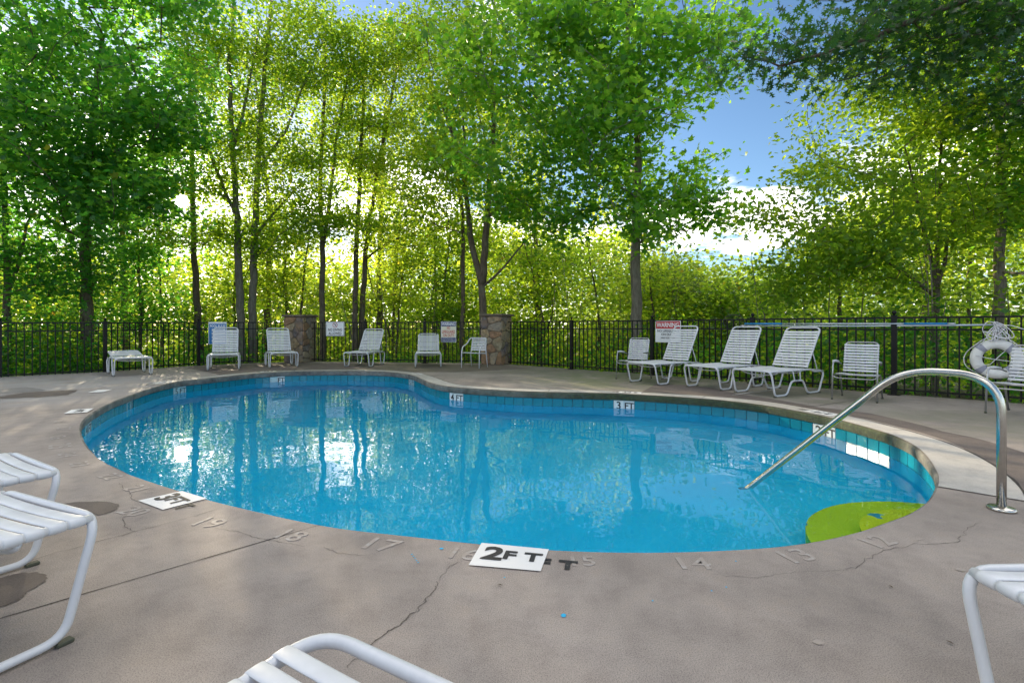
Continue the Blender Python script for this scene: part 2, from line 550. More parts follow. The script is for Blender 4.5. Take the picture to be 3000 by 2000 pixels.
def leaf_mat(name, d0, d1, t0, t1, yellow=0.0, rough=0.45, trans=0.5):
    m, n, l, b = new_mat(name)
    out = n["Material Output"]
    g = n.new("ShaderNodeNewGeometry")
    dstops = [(0.0, d0), (1.0, d1)]; tstops = [(0.0, t0), (1.0, t1)]
    if yellow:
        dstops = [(0.0, d0), (1 - yellow, d1), (1.0, (0.22, 0.17, 0.02))]
        tstops = [(0.0, t0), (1 - yellow, t1), (1.0, (0.55, 0.38, 0.03))]
    cd = ramp(n, l, g.outputs["Random Per Island"], dstops).outputs[0]
    ct = ramp(n, l, g.outputs["Random Per Island"], tstops).outputs[0]
    l.new(cd, b.inputs["Base Color"])
    b.inputs["Roughness"].default_value = rough
    b.inputs["Specular IOR Level"].default_value = 0.4
    tr = n.new("ShaderNodeBsdfTranslucent")
    l.new(ct, tr.inputs["Color"])
    mx = n.new("ShaderNodeMixShader"); mx.inputs[0].default_value = trans
    l.new(b.outputs[0], mx.inputs[1]); l.new(tr.outputs[0], mx.inputs[2])
    l.new(mx.outputs[0], out.inputs["Surface"])
    return m
M['leaf_maple'] = leaf_mat("maple_leaf", (0.016, 0.07, 0.018), (0.04, 0.125, 0.026), (0.18, 0.56, 0.03), (0.48, 0.80, 0.05), trans=0.56)
M['leaf_dark'] = leaf_mat("dark_maple_leaf", (0.012, 0.07, 0.02), (0.03, 0.12, 0.028), (0.10, 0.48, 0.035), (0.34, 0.70, 0.045), yellow=0.006, trans=0.54)
M['leaf_mid'] = leaf_mat("mid_green_leaf", (0.022, 0.078, 0.014), (0.048, 0.125, 0.022), (0.32, 0.60, 0.025), (0.62, 0.80, 0.04), yellow=0.008, trans=0.58)
M['leaf_light'] = leaf_mat("yellow_green_leaf", (0.032, 0.09, 0.014), (0.065, 0.14, 0.022), (0.40, 0.66, 0.03), (0.74, 0.84, 0.06), yellow=0.012, trans=0.58)
M['leaf_beech'] = leaf_mat("beech_leaf", (0.032, 0.095, 0.015), (0.07, 0.155, 0.024), (0.36, 0.64, 0.03), (0.68, 0.84, 0.05), trans=0.58)
M['leaf_oak'] = leaf_mat("pin_oak_leaf", (0.016, 0.044, 0.026), (0.032, 0.076, 0.036), (0.05, 0.20, 0.02), (0.16, 0.38, 0.03), rough=0.3, trans=0.4)

def ground_mat():
    m, n, l, b = new_mat("forest_floor")
    g = n.new("ShaderNodeNewGeometry"); pos = g.outputs["Position"]
    t = noise(n, l, 9, 7, 0.7, pos); t2 = noise(n, l, 1.1, 4, 0.6, pos)
    c = ramp(n, l, t.outputs["Fac"], [(0.3, (0.02, 0.016, 0.01)), (0.55, (0.075, 0.055, 0.032)), (0.78, (0.14, 0.10, 0.055))]).outputs[0]
    w = ramp(n, l, t2.outputs["Fac"], [(0.42, (0, 0, 0)), (0.6, (0.8,) * 3)]).outputs[0]
    l.new(mixc(n, l, w, c, (0.035, 0.065, 0.015)), b.inputs["Base Color"])
    b.inputs["Roughness"].default_value = 0.95
    bump(n, l, b, t.outputs["Fac"], 0.06)
    return m
M['ground'] = ground_mat()

# ------------------------------------------------------------------ plan curves: fence line, pool edge
FENCE_L = [Vector(p) for p in ((-12.6, 7.2, 0), (-11.4, 8.75, 0), (-10.30, 9.95, 0), (-9.16, 11.14, 0), (-8.20, 12.95, 0), (-6.45, 14.30, 0))]
PIL1, PIL2 = Vector((-6.12, 14.32, 0)), Vector((-0.42, 13.50, 0))
FENCE_M = [PIL1 + (PIL2 - PIL1) * t for t in (0.055, 0.33, 0.615, 0.945)]
FENCE_M = [FENCE_M[0], Vector((-4.15, 14.04, 0)), Vector((-2.43, 13.79, 0)), FENCE_M[3]]
FENCE_R = [Vector(p) for p in ((-0.12, 13.28, 0), (1.42, 11.80, 0), (2.94, 10.38, 0), (4.28, 8.80, 0), (5.66, 7.33, 0), (7.05, 6.02, 0), (8.3, 4.45, 0))]

EDGE_PX = [(237, 1249), (241, 1281), (258.6, 1310), (298, 1347), (356, 1376), (411, 1399), (527, 1436), (607, 1461), (670, 1476), (804, 1507.6), (940, 1536.5), (1059, 1553.6),
 (1212, 1568), (1411, 1592), (1608, 1608), (1800, 1615), (2004, 1614), (2157, 1607), (2336, 1594), (2475, 1566), (2551, 1543), (2651, 1509), (2696, 1484), (2726, 1456), (2741, 1424), (2745, 1396),
 (2733, 1372), (2718, 1347), (2690, 1316), (2651, 1292), (2601, 1270.5), (2540, 1253), (2465, 1232), (2409, 1219), (2335, 1205), (2223, 1185), (2111, 1172.5), (2000, 1164), (1909, 1158.6), (1797, 1153), (1686, 1150.2),
 (1550, 1147.4), (1459, 1143), (1385, 1138.5), (1329, 1134.5), (1288, 1128.5), (1258, 1120.5), (1236, 1111), (1210, 1100), (1173, 1093), (1124, 1089), (1050, 1087), (935, 1087), (860, 1088), (786, 1091.7),
 (730, 1095.5), (656, 1103.5), (590, 1110.5), (532, 1116.5), (473, 1128), (419, 1144), (372, 1161), (329, 1177), (292, 1196.5), (260.5, 1216), (243, 1233.6)]
raw = np.array([list(G(*p))[:2] for p in EDGE_PX])
def resample_closed(P, n, smooth=3):
    # Catmull-Rom through the points, then even arc length, then light smoothing
    m = len(P); dense = []
    for i in range(m):
        p0, p1, p2, p3 = P[i - 1], P[i], P[(i + 1) % m], P[(i + 2) % m]
        for k in range(12):
            t = k / 12
            dense.append(0.5 * ((2 * p1) + (-p0 + p2) * t + (2 * p0 - 5 * p1 + 4 * p2 - p3) * t * t + (-p0 + 3 * p1 - 3 * p2 + p3) * t ** 3))
    D = np.array(dense)
    for _ in range(smooth):
        D = 0.25 * np.roll(D, 1, 0) + 0.5 * D + 0.25 * np.roll(D, -1, 0)
    seg = np.linalg.norm(np.roll(D, -1, 0) - D, axis=1)
    s = np.concatenate([[0], np.cumsum(seg)])
    L = s[-1]
    out = []
    for q in np.linspace(0, L, n, endpoint=False):
        i = min(np.searchsorted(s, q, side='right') - 1, len(D) - 1)
        t = (q - s[i]) / max(seg[i], 1e-9)
        out.append(D[i] * (1 - t) + D[(i + 1) % len(D)] * t)
    return np.array(out), L
NP = 300
POOL, PERIM = resample_closed(raw, NP, 14)
for _ in range(3):
    POOL = 0.25 * np.roll(POOL, 1, 0) + 0.5 * POOL + 0.25 * np.roll(POOL, -1, 0)
def outward(P):
    t = np.roll(P, -1, 0) - np.roll(P, 1, 0)
    t /= np.linalg.norm(t, axis=1)[:, None]
    nrm = np.stack([t[:, 1], -t[:, 0]], 1)
    area = 0.5 * np.sum(P[:, 0] * np.roll(P[:, 1], -1) - np.roll(P[:, 0], -1) * P[:, 1])
    return nrm if area > 0 else -nrm
PN = outward(POOL)
WATER_Z = -0.216
def ring(off, z):
    return [(POOL[i, 0] + PN[i, 0] * off, POOL[i, 1] + PN[i, 1] * off, z) for i in range(NP)]

# deck outline: along the fence, then round behind the camera
def off_line(pts, d):
    out = []
    for i, p in enumerate(pts):
        t = (pts[min(i + 1, len(pts) - 1)] - pts[max(i - 1, 0)]).normalized()
        out.append(p + Vector((-t.y, t.x, 0)) * d)
    return out
fl = FENCE_L + [Vector((-6.2, 14.5, 0)), Vector((-0.42, 13.68, 0))] + FENCE_R[1:]
DECK_OUT = [Vector((p.x, p.y, 0)) for p in off_line(fl, 0.14)]
DECK_OUT += [Vector((9.5, 1.0, 0)), Vector((9.0, -5.0, 0)), Vector((0, -6.5, 0)), Vector((-10, -5.5, 0)), Vector((-13.8, 1.0, 0))]

def fill_loops(loops, name, mat, smooth=False):
    bm = bmesh.new()
    edges = []
    for lp in loops:
        vsx = [bm.verts.new(p) for p in lp]
        for i in range(len(vsx)):
            edges.append(bm.edges.new((vsx[i], vsx[(i + 1) % len(vsx)])))
    bmesh.ops.triangle_fill(bm, edges=edges, use_beauty=True, use_dissolve=False)
    for f in bm.faces:
        if f.normal.z < 0:
            f.normal_flip()
    me = bpy.data.meshes.new(name)
    bm.to_mesh(me); bm.free()
    me.materials.append(mat)
    return me

# pool deck (structure) with its thickness and pool opening
deck = tag(obj("pool_deck", fill_loops([[tuple(p) for p in DECK_OUT], ring(0.012, 0.0)], "pool_deck", M['deck'])),
           "weathered taupe concrete deck around the kidney shaped pool", kind="structure")
mb = MB()
n = len(DECK_OUT)
vs_ = [tuple(p) for p in DECK_OUT] + [(p.x, p.y, -0.35) for p in DECK_OUT]
mb.add(vs_, [(i, (i + 1) % n, n + (i + 1) % n, n + i) for i in range(n)])
mb.build("slab_edge", M['deck'], deck)

# coping: rounded, slightly ragged nose all round the pool opening
rj = np.random.RandomState(5)
jag = rj.normal(0, 1, NP)
jag = 0.5 * jag + 0.25 * np.roll(jag, 1) + 0.25 * np.roll(jag, -1)
prof = [(0.012, 0.0), (0.002, -0.004), (-0.004, -0.014), (-0.002, -0.055), (0.004, -0.088), (0.05, -0.098)]
vs_, fs_ = [], []
for k, (o_, z_) in enumerate(prof):
    for i in range(NP):
        far = 1.0 if POOL[i, 1] > 3.3 else 0.35
        d = o_ + (jag[i] * 0.005 * far if 0 < k < 5 else 0)
        zz = z_ + (abs(jag[(i * 7) % NP]) * -0.004 * far if 0 < k < 5 else 0)
        vs_.append((POOL[i, 0] + PN[i, 0] * d, POOL[i, 1] + PN[i, 1] * d, zz))
for k in range(len(prof) - 1):
    for i in range(NP):
        j = (i + 1) % NP
        fs_.append((k * NP + i, k * NP + j, (k + 1) * NP + j, (k + 1) * NP + i))
MB().add(vs_, fs_, False).build("coping_face", M['coping_face'], deck)

# lighter coping band on the far and right sides
def arc_idx(p_from, p_to):
    a = int(np.argmin(np.linalg.norm(POOL - np.array(p_from), axis=1)))
    b = int(np.argmin(np.linalg.norm(POOL - np.array(p_to), axis=1)))
    return a, b
ia, ib = arc_idx(tuple(G(2738, 1424))[:2], tuple(G(470, 1129))[:2])
idx = []
i = ia
while i != ib:
    idx.append(i); i = (i + 1) % NP
if len(idx) > NP * 0.75:
    idx = []; i = ib
    while i != ia:
        idx.append(i); i = (i + 1) % NP
vs_, fs_ = [], []
for k, i in enumerate(idx):
    w = 0.29 + 0.02 * math.sin(k * 0.21)
    if POOL[i, 1] < 4.6 and POOL[i, 0] > 1.5:
        w += 0.10 * (4.6 - POOL[i, 1]) / 1.4
    for o_, z_ in ((0.014, 0.006), (w, 0.006), (w + 0.004, -0.002)):
        vs_.append((POOL[i, 0] + PN[i, 0] * o_, POOL[i, 1] + PN[i, 1] * o_, z_))
for k in range(len(idx) - 1):
    for q in (0, 1):
        fs_.append((k * 3 + q, k * 3 + q + 1, (k + 1) * 3 + q + 1, (k + 1) * 3 + q))
MB().add(vs_, fs_).build("coping", M['coping_top'], deck)
# dark joint along the back of the coping
vs_ = []
for k, i in enumerate(idx):
    w = 0.29 + 0.02 * math.sin(k * 0.21)
    if POOL[i, 1] < 4.6 and POOL[i, 0] > 1.5:
        w += 0.10 * (4.6 - POOL[i, 1]) / 1.4
    for o_ in (w + 0.004, w + 0.016 + 0.006 * math.sin(k * 1.7)):
        vs_.append((POOL[i, 0] + PN[i, 0] * o_, POOL[i, 1] + PN[i, 1] * o_, 0.007))
MB().add(vs_, [(2 * k, 2 * k + 1, 2 * k + 3, 2 * k + 2) for k in range(len(idx) - 1)]).build("coping_joint", M['joint'], deck)

# ------------------------------------------------------------------ pool basin, tiles, steps, water
def floor_z(x):
    return WATER_Z - min(1.55, max(0.62, 0.62 + (2.4 - x) * 0.15))
basin = empty("pool_basin"); tag(basin, "bright blue painted kidney shaped pool basin with teal waterline tiles", kind="structure")
vs_, fs_ = [], []
WALL = 0.045
rows = [(WALL, lambda x: -0.075), (WALL, lambda x: -0.26), (WALL - 0.01, lambda x: -0.262), (WALL - 0.05, lambda x: floor_z(x) + 0.16), (WALL - 0.10, lambda x: floor_z(x) + 0.06), (WALL - 0.20, lambda x: floor_z(x))]
for o_, zf in rows:
    for i in range(NP):
        x, y = POOL[i, 0] + PN[i, 0] * o_, POOL[i, 1] + PN[i, 1] * o_
        vs_.append((x, y, zf(x)))
for k in range(len(rows) - 1):
    for i in range(NP):
        j = (i + 1) % NP
        fs_.append((k * NP + i, k * NP + j, (k + 1) * NP + j, (k + 1) * NP + i))
MB().add(vs_, fs_, True).build("basin_wall", M['basin'], basin)
fl_ring = [(POOL[i, 0] + PN[i, 0] * (WALL - 0.20), POOL[i, 1] + PN[i, 1] * (WALL - 0.20), 0.0) for i in range(NP)]
fl_ring = [(x, y, floor_z(x)) for x, y, _ in fl_ring]
obj("basin_floor", fill_loops([fl_ring], "basin_floor", M['basin']), basin)
# grout backing for the tile band
vs_ = ring(WALL - 0.004, -0.092) + ring(WALL - 0.004, -0.257)
MB().add(vs_, [(i, (i + 1) % NP, NP + (i + 1) % NP, NP + i) for i in range(NP)], True).build("grout_band", M['grout'], basin)
# glazed tiles one by one
WP = np.array([(POOL[i, 0] + PN[i, 0] * (WALL - 0.012), POOL[i, 1] + PN[i, 1] * (WALL - 0.012)) for i in range(NP)])
seg = np.linalg.norm(np.roll(WP, -1, 0) - WP, axis=1)
cum = np.concatenate([[0], np.cumsum(seg)])
WL = cum[-1]
NT = int(round(WL / 0.154))
TW = WL / NT
def wall_at(s):
    s %= WL
    i = min(int(np.searchsorted(cum, s, side='right') - 1), NP - 1)
    t = (s - cum[i]) / max(seg[i], 1e-9)
    p = WP[i] * (1 - t) + WP[(i + 1) % NP] * t
    nn = PN[i] * (1 - t) + PN[(i + 1) % NP] * t
    return p, nn / np.linalg.norm(nn)
tile_me = MB().box((0, 0, 0), (TW - 0.007, 0.012, 0.150), bevel=0.003).mesh("tile", M['tile'])
wtile_me = MB().box((0, 0, 0), (TW - 0.005, 0.014, 0.150), bevel=0.003).mesh("marker_tile", M['white_tile'])
ftile_me = MB().box((0, 0, 0), (TW - 0.005, 0.014, 0.150), bevel=0.003).mesh("marker_tile", M['faded_tile'])
def nearest_tile(px, py):
    p = np.array(list(G(px, py))[:2])
    best = min(range(NT), key=lambda k: np.linalg.norm(wall_at((k + 0.5) * TW)[0] - p))
    return best
marks = {}
for (px, py, num, faded) in ((1820, 1153, "3", 0), (2408, 1219, "2", 0), (1325, 1134, "4", 0), (1200, 1097, "5", 1), (795, 1091, "", 1), (520, 1118, "5", 1), (262, 1216, "4", 1)):
    k = nearest_tile(px, py)
    # seen from inside the pool the number stands left of FT
    p0 = wall_at((k + 0.5) * TW)[0]; p1 = wall_at((k + 1.5) * TW)[0]
    nn = wall_at((k + 0.5) * TW)[1]
    right = np.array((nn[1], -nn[0]))            # to the viewer's right when looking at the wall from the pool
    step = 1 if np.dot(p1 - p0, right) > 0 else -1
    marks[k] = (num, faded); marks[(k + step) % NT] = ("FT", 0 if num in ("3", "2", "4", "") else 1)
skim = nearest_tile(384, 1157)
rt = random.Random(3)
for k in range(NT):
    p, nn = wall_at((k + 0.5) * TW)
    ang = math.atan2(nn[1], nn[0]) - math.pi / 2
    if k == skim:
        sk = MB()
        sk.box((0, 0.05, 0), (TW * 1.0, 0.02, 0.15)).build("skimmer_mouth_shade", M['sign_black'], basin)  # plain black box: the opening's inner shade put in as colour
        o = basin.children[-1]; o.location = (p[0], p[1], -0.178); o.rotation_euler = (0, 0, ang)
        fr = MB()
        for sx in (-1, 1):
            fr.box((sx * TW * 0.5, -0.003, 0), (0.012, 0.02, 0.15))
        fr.box((0, -0.003, 0.072), (TW * 0.9, 0.02, 0.012))
        o = fr.build("skimmer_frame", M['faded_tile'], basin); o.location = (p[0], p[1], -0.178); o.rotation_euler = (0, 0, ang)
        continue
    loc = (p[0], p[1], -0.178 + rt.uniform(-0.0015, 0.0015))
    rot = (rt.uniform(-0.02, 0.02), 0, ang + rt.uniform(-0.012, 0.012))
    if k in marks:
        t, fd = marks[k]
        o = obj("marker_tile", ftile_me if fd else wtile_me, basin, loc, rot)
        if t:
            tm = text_mesh(t, 0.155 if t != "FT" else 0.135, M['sign_black'], 0.018 if not fd else 0.0)
            lo = obj("lettering", tm, o, (0, -0.0085, -0.002), (math.radians(90), 0, 0))
    else:
        obj("tile", tile_me, basin, loc, rot)

# curved entry steps painted lime
SC = Vector((2.75, 2.85, 0))
def clip_in_pool(p, off=0.05):
    """keep a step point inside the pool wall"""
    d = POOL - np.array((p.x, p.y))
    i = int(np.argmin(np.sum(d * d, 1)))
    q = Vector((POOL[i, 0], POOL[i, 1], 0)); nn = Vector((PN[i, 0], PN[i, 1], 0))
    depth = (Vector((p.x, p.y, 0)) - q).dot(nn)
    return p if depth < -off * -1 else Vector((q.x + nn.x * off, q.y + nn.y * off, p.z))
def entry_step(rad, z, mat, name, zbot):
    top, bot = [], []
    N_ = 60
    for k in range(N_):
        a = 2 * math.pi * k / N_
        p = SC + Vector((math.cos(a) * rad, math.sin(a) * rad * 0.97, 0))
        p = clip_in_pool(p, WALL - 0.004)
        top.append((p.x, p.y, z)); bot.append((p.x, p.y, zbot))
    mbx = MB()
    mbx.add(top + bot, [tuple(range(N_))] + [(k, N_ + k, N_ + (k + 1) % N_, (k + 1) % N_) for k in range(N_)])
    return mbx.build(name, mat, basin)
entry_step(0.92, WATER_Z - 0.33, M['step_lime'], "lower_step", WATER_Z - 0.64)
entry_step(0.62, WATER_Z - 0.15, M['step_yellow'], "upper_step", WATER_Z - 0.33)
MB().box((2.42, 3.02, WATER_Z - 0.146), (0.13, 0.075, 0.004), Matrix.Rotation(0.6, 3, 'Z')).build("step_plate", plain("teal_plate", (0.02, 0.20, 0.22), 0.4, var=0.5, scale=50), basin)

wv = obj("pool_water", fill_loops([ring(WALL - 0.006, WATER_Z)], "pool_water", M['water']))
tag(wv, "clear rippled blue swimming pool water reflecting the trees", kind="structure")

# ------------------------------------------------------------------ deck stains, slabs, joints, cracks, painted marks
def sheet(px_pts, z, mat, name, parent, jitter=0.0, off=(0, 0), sc=1.0):
    P = [G(off[0] + a / sc, off[1] + b / sc) for a, b in px_pts]
    if jitter:
        Q = []
        m_ = len(P)
        for i in range(m_):
            a, b = P[i], P[(i + 1) % m_]
            for k in range(5):
                q = a.lerp(b, k / 5)
                q += Vector((RNG.gauss(0, jitter), RNG.gauss(0, jitter), 0))
                Q.append(q)
        P = Q
    return obj(name, fill_loops([[(p.x, p.y, z) for p in P]], name, mat), parent)

sheet([(380, 400), (480, 385), (640, 378), (740, 385), (782, 405), (760, 432), (700, 456), (640, 470), (560, 447), (450, 420)], 0.003, M['deck_wet'], "damp_patch", deck, 0.004, (0, 1300), 2.24)
sheet([(-60, 905), (0, 880), (100, 855), (250, 845), (300, 860), (305, 890), (260, 930), (180, 970), (150, 1010), (80, 1045), (0, 1075), (-120, 1090), (-200, 1000)], 0.003, M['deck_wet'], "damp_patch", deck, 0.004, (0, 1300), 2.24)
sheet([(-80, 655), (0, 642), (200, 628), (320, 640), (360, 655), (250, 665), (60, 680), (-60, 676)], 0.003, plain("damp_grey", (0.21, 0.195, 0.19), 0.8, var=0.15), "damp_patch", deck, 0.012, (0, 900), 2.688)
sheet([(-150, 722), (0, 705), (180, 675), (480, 655), (620, 652), (540, 690), (300, 708), (0, 720)], 0.0045, M['deck_wet'], "damp_patch", deck, 0.012, (0, 900), 2.688)
# darker slab along the far fence, dark aggregate band at the right
brown = [G(548, 1077.5), G(632, 1095)]
def coping_out(px0, px1, w=0.33):
    out = []
    for i in idx:
        p = Vector((POOL[i, 0] + PN[i, 0] * w, POOL[i, 1] + PN[i, 1] * w, 0))
        u = 1500 + F_PX * p.x / p.y
        if px0 < u < px1:
            out.append((u, p))
    return out
far = [p for u, p in sorted(coping_out(640, 1200), key=lambda t: t[0]) if p.y > 9]
brown += far + [G(1330, 1090), G(1560, 1080), Vector((-0.3, 13.2, 0)), Vector((-0.75, 13.2, 0)), Vector((-5.8, 13.95, 0)), Vector((-6.4, 14.0, 0)), Vector((-8.15, 12.75, 0))]
obj("brown_slab", fill_loops([[(p.x, p.y, 0.003) for p in brown]], "brown_slab", M['deck_brown']), deck)
rgt = [(u, p) for u, p in coping_out(1880, 2840, 0.36) if p.y < 8.6]
rgt = [p for u, p in sorted(rgt, key=lambda t: -t[1].y)]
upper = [G(2400 + a / 1.991, 1150 + b / 1.991) for a, b in ((1195, 350), (1040, 300), (900, 262), (720, 226), (600, 190), (300, 121), (0, 86), (-250, 40), (-480, 8), (-620, -28), (-800, -45), (-950, -52))]
band = rgt + [G(2915, 1430), G(3000, 1448), G(3300, 1520)] + [G(3300, 1370)] + upper
obj("dark_aggregate_slab", fill_loops([[(p.x, p.y, 0.003) for p in band]], "dark_aggregate_slab", M['deck_dark']), deck)

def strip(pts, w, z, mat, name, jit=0.0, sub=6, parent=None):
    P = []
    for a, b in zip(pts[:-1], pts[1:]):
        for k in range(sub):
            P.append(a.lerp(b, k / sub))
    P.append(pts[-1])
    if jit:
        P = [p + Vector((RNG.gauss(0, jit), RNG.gauss(0, jit), 0)) for p in P]
    vs_ = []
    for i, p in enumerate(P):
        t = (P[min(i + 1, len(P) - 1)] - P[max(i - 1, 0)]).normalized()
        nn = Vector((-t.y, t.x, 0))
        ww = w * (1 + (RNG.uniform(-0.5, 0.5) if jit else 0)) * (0.35 + 0.65 * min(1, 6 * min(i, len(P) - 1 - i) / len(P)) if jit else 1)
        vs_ += [(p.x + nn.x * ww / 2, p.y + nn.y * ww / 2, z), (p.x - nn.x * ww / 2, p.y - nn.y * ww / 2, z)]
    return MB().add(vs_, [(2 * i, 2 * i + 1, 2 * i + 3, 2 * i + 2) for i in range(len(P) - 1)]).build(name, mat, parent or deck)
c5 = lambda a, b: G(a / 2.24, 1300 + b / 2.24)
c6 = lambda a, b: G(600 + a / 1.96, 1300 + b / 1.96)
c7 = lambda a, b: G(1800 + a / 1.96, 1300 + b / 1.96)
cG = lambda a, b: G(a / 2.688, 900 + b / 2.688)
j0, j1 = c5(0, 1145), c5(2100, 531)
strip([j0 + (j0 - j1) * 0.7, j0, j1], 0.006, 0.002, M['joint'], "control_joint", 0.0006, 14)
strip([c5(-300, 900), c5(150, 778), c5(600, 652), c5(1230, 486)], 0.003, 0.002, M['crack'], "crack", 0.003, 10)
strip([c5(1230, 486), c5(1440, 425)], 0.0022, 0.002, M['crack'], "crack", 0.003, 8)
strip([c5(780, 255), c5(850, 320), c5(870, 365), c5(920, 385)], 0.003, 0.002, M['crack'], "crack", 0.004, 7)
strip([c5(850, 460), c5(805, 492), c5(830, 545), c5(890, 572)], 0.003, 0.002, M['crack'], "crack", 0.004, 7)
strip([c5(1400, 545), c5(1550, 575), c5(1700, 620), c5(1850, 645), c5(2000, 675)], 0.0022, 0.002, M['crack'], "crack", 0.004, 8)
strip([c6(680, 590), c6(760, 628), c6(920, 640)], 0.002, 0.002, M['crack'], "crack", 0.003, 8)
strip([c6(1460, 672), c6(1390, 720), c6(1340, 790)], 0.002, 0.002, M['crack'], "crack", 0.004, 6)
strip([c6(1340, 790), c6(1310, 850), c6(1240, 930), c6(1140, 1020), c6(1010, 1110), c6(910, 1190), c6(820, 1290)], 0.0042, 0.002, M['crack'], "crack", 0.004, 8)
strip([c7(1270, 728), c7(1380, 715), c7(1500, 630), c7(1700, 580), c7(1980, 566), c7(2000, 500), c7(2110, 440)], 0.0024, 0.002, M['crack'], "crack", 0.006, 7)
strip([c7(560, 750), c7(820, 770), c7(1000, 740), c7(1270, 728)], 0.0014, 0.002, M['crack'], "crack", 0.005, 7)
strip([cG(-200, 735), cG(190, 668), cG(700, 648), cG(880, 640)], 0.012, 0.006, M['joint'], "control_joint", 0.004, 10)
strip([cG(-200, 740), cG(0, 727), cG(560, 702), cG(800, 690)], 0.010, 0.0055, M['joint'], "control_joint", 0.003, 10)
strip([G(1400, 1101), G(1560, 1092), G(1656, 1085)], 0.016, 0.0055, M['joint'], "control_joint", 0.002, 6)
strip([G(2270, 1202), G(2400, 1188), G(2540, 1168)], 0.014, 0.0055, M['joint'], "control_joint", 0.002, 6)
strip([G(1960, 1145), G(2100, 1155), G(2160, 1150)], 0.012, 0.0055, M['crack'], "crack", 0.008, 6)
strip([G(2143, 1157), G(2240, 1146), G(2285, 1138)], 0.02, 0.0055, M['deck_white'], "paint_drip", 0.006, 6)
# joints that cross the coping
for px, py in ((2560, 1258), (2050, 1167), (1600, 1148), (1180, 1094), (860, 1088)):
    i = int(np.argmin(np.linalg.norm(POOL - np.array(list(G(px, py))[:2]), axis=1)))
    a = Vector((POOL[i, 0] + PN[i, 0] * 0.015, POOL[i, 1] + PN[i, 1] * 0.015, 0)); b = a + Vector((PN[i, 0], PN[i, 1], 0)) * 0.28
    strip([a, b], 0.006, 0.0085, M['crack'], "coping_crack", 0.002, 5)

def quad_sheet(P, z, mat, name, parent=None):
    return MB().add([(p.x, p.y, z) for p in P], [(0, 1, 2, 3)]).build(name, mat, parent or deck)
def painted_text(txt, center, right, up, size, mat, z, bold=0.02, squeeze=1.0, parent=None, name="lettering"):
    me = text_mesh(txt, size, mat, bold, 0.0004, 'CENTER', squeeze)
    r, u = right.normalized(), up.normalized()
    o = bpy.data.objects.new(name, me)
    m = Matrix(((r.x, u.x, 0, center.x), (r.y, u.y, 0, center.y), (0, 0, 1, z), (0, 0, 0, 1)))
    link(o, parent or deck)
    o.matrix_world = m
    return o
# 2 FT in front
TL, TR, BR, BL = G(1411, 1592), G(1608, 1611), G(1584, 1675), G(1373, 1657)
quad_sheet([BL, BR, TR, TL], 0.005, M['deck_white'], "painted_marker")
ctr = (TL + TR + BR + BL) / 4; rr = (TR - TL); uu = (TL - BL)
painted_text("2", ctr - rr * 0.24 + uu * 0.02, rr, uu, 0.165, M['deck_black'], 0.0075, 0.03, 1.15)
painted_text("F T", ctr + rr * 0.17 + uu * 0.02, rr, uu, 0.105, M['deck_black'], 0.0075, 0.035, 1.2)
painted_text("F T", ctr + rr * 0.66 - uu * 0.12, rr, uu, 0.105, M['deck_black'], 0.0045, 0.035, 1.2)
# 3FT at the left
P1, P2, P3, P4 = G(404.7, 1467.9), G(533, 1439.5), G(606, 1461.5), G(477, 1494.6)
quad_sheet([P1, P4, P3, P2], 0.005, M['deck_white'], "painted_marker")
ctr = (P1 + P2 + P3 + P4) / 4; rr = (P4 - P1); uu = (P2 - P1)
painted_text("3", ctr - rr * 0.25, rr, uu, 0.17, M['deck_black'], 0.0075, 0.03, 1.0)
painted_text("FT", ctr + rr * 0.13, rr, uu, 0.12, M['deck_black'], 0.0075, 0.03, 1.0)
painted_text("FT", ctr + rr * 0.52 - uu * 0.12, rr, uu, 0.12, M['deck_black'], 0.0045, 0.03, 1.0)
# the other deck markers, read from inside the pool or end-on
def marker_px(px, py, w, h, txt, face_pool=True, extra=True, size=0.15):
    p = G(px, py)
    i = int(np.argmin(np.linalg.norm(POOL - np.array((p.x, p.y)), axis=1)))
    nn = Vector((PN[i, 0], PN[i, 1], 0))
    up = -nn                                             # top of the figures towards the pool, as on the near side
    right = Vector((up.y, -up.x, 0))
    P = [p - right * w / 2 - up * h / 2, p + right * w / 2 - up * h / 2, p + right * w / 2 + up * h / 2, p - right * w / 2 + up * h / 2]
    quad_sheet(P, 0.0095, M['deck_white'], "painted_marker")
    if txt:
        painted_text(txt, p, right, up, size, M['deck_black'], 0.012, 0.03)
        if extra:
            painted_text("FT", p + right * w * 0.68, right, up, size * 0.75, M['deck_black'], 0.010, 0.02)
marker_px(232, 1205.5, 0.32, 0.21, "4 FT", size=0.11, extra=False)
marker_px(294, 1146.5, 0.34, 0.19, "", extra=False)
marker_px(480, 1120.5, 0.33, 0.2, "5 FT", size=0.11, extra=False)
marker_px(786, 1089, 0.33, 0.17, "5 FT", size=0.11, extra=False)
marker_px(1222, 1095.5, 0.33, 0.17, "5 FT", size=0.11, extra=False)
marker_px(1846, 1150.8, 0.33, 0.17, "3 FT", size=0.12)
marker_px(2408, 1211, 0.36, 0.19, "2 FT", size=0.12)
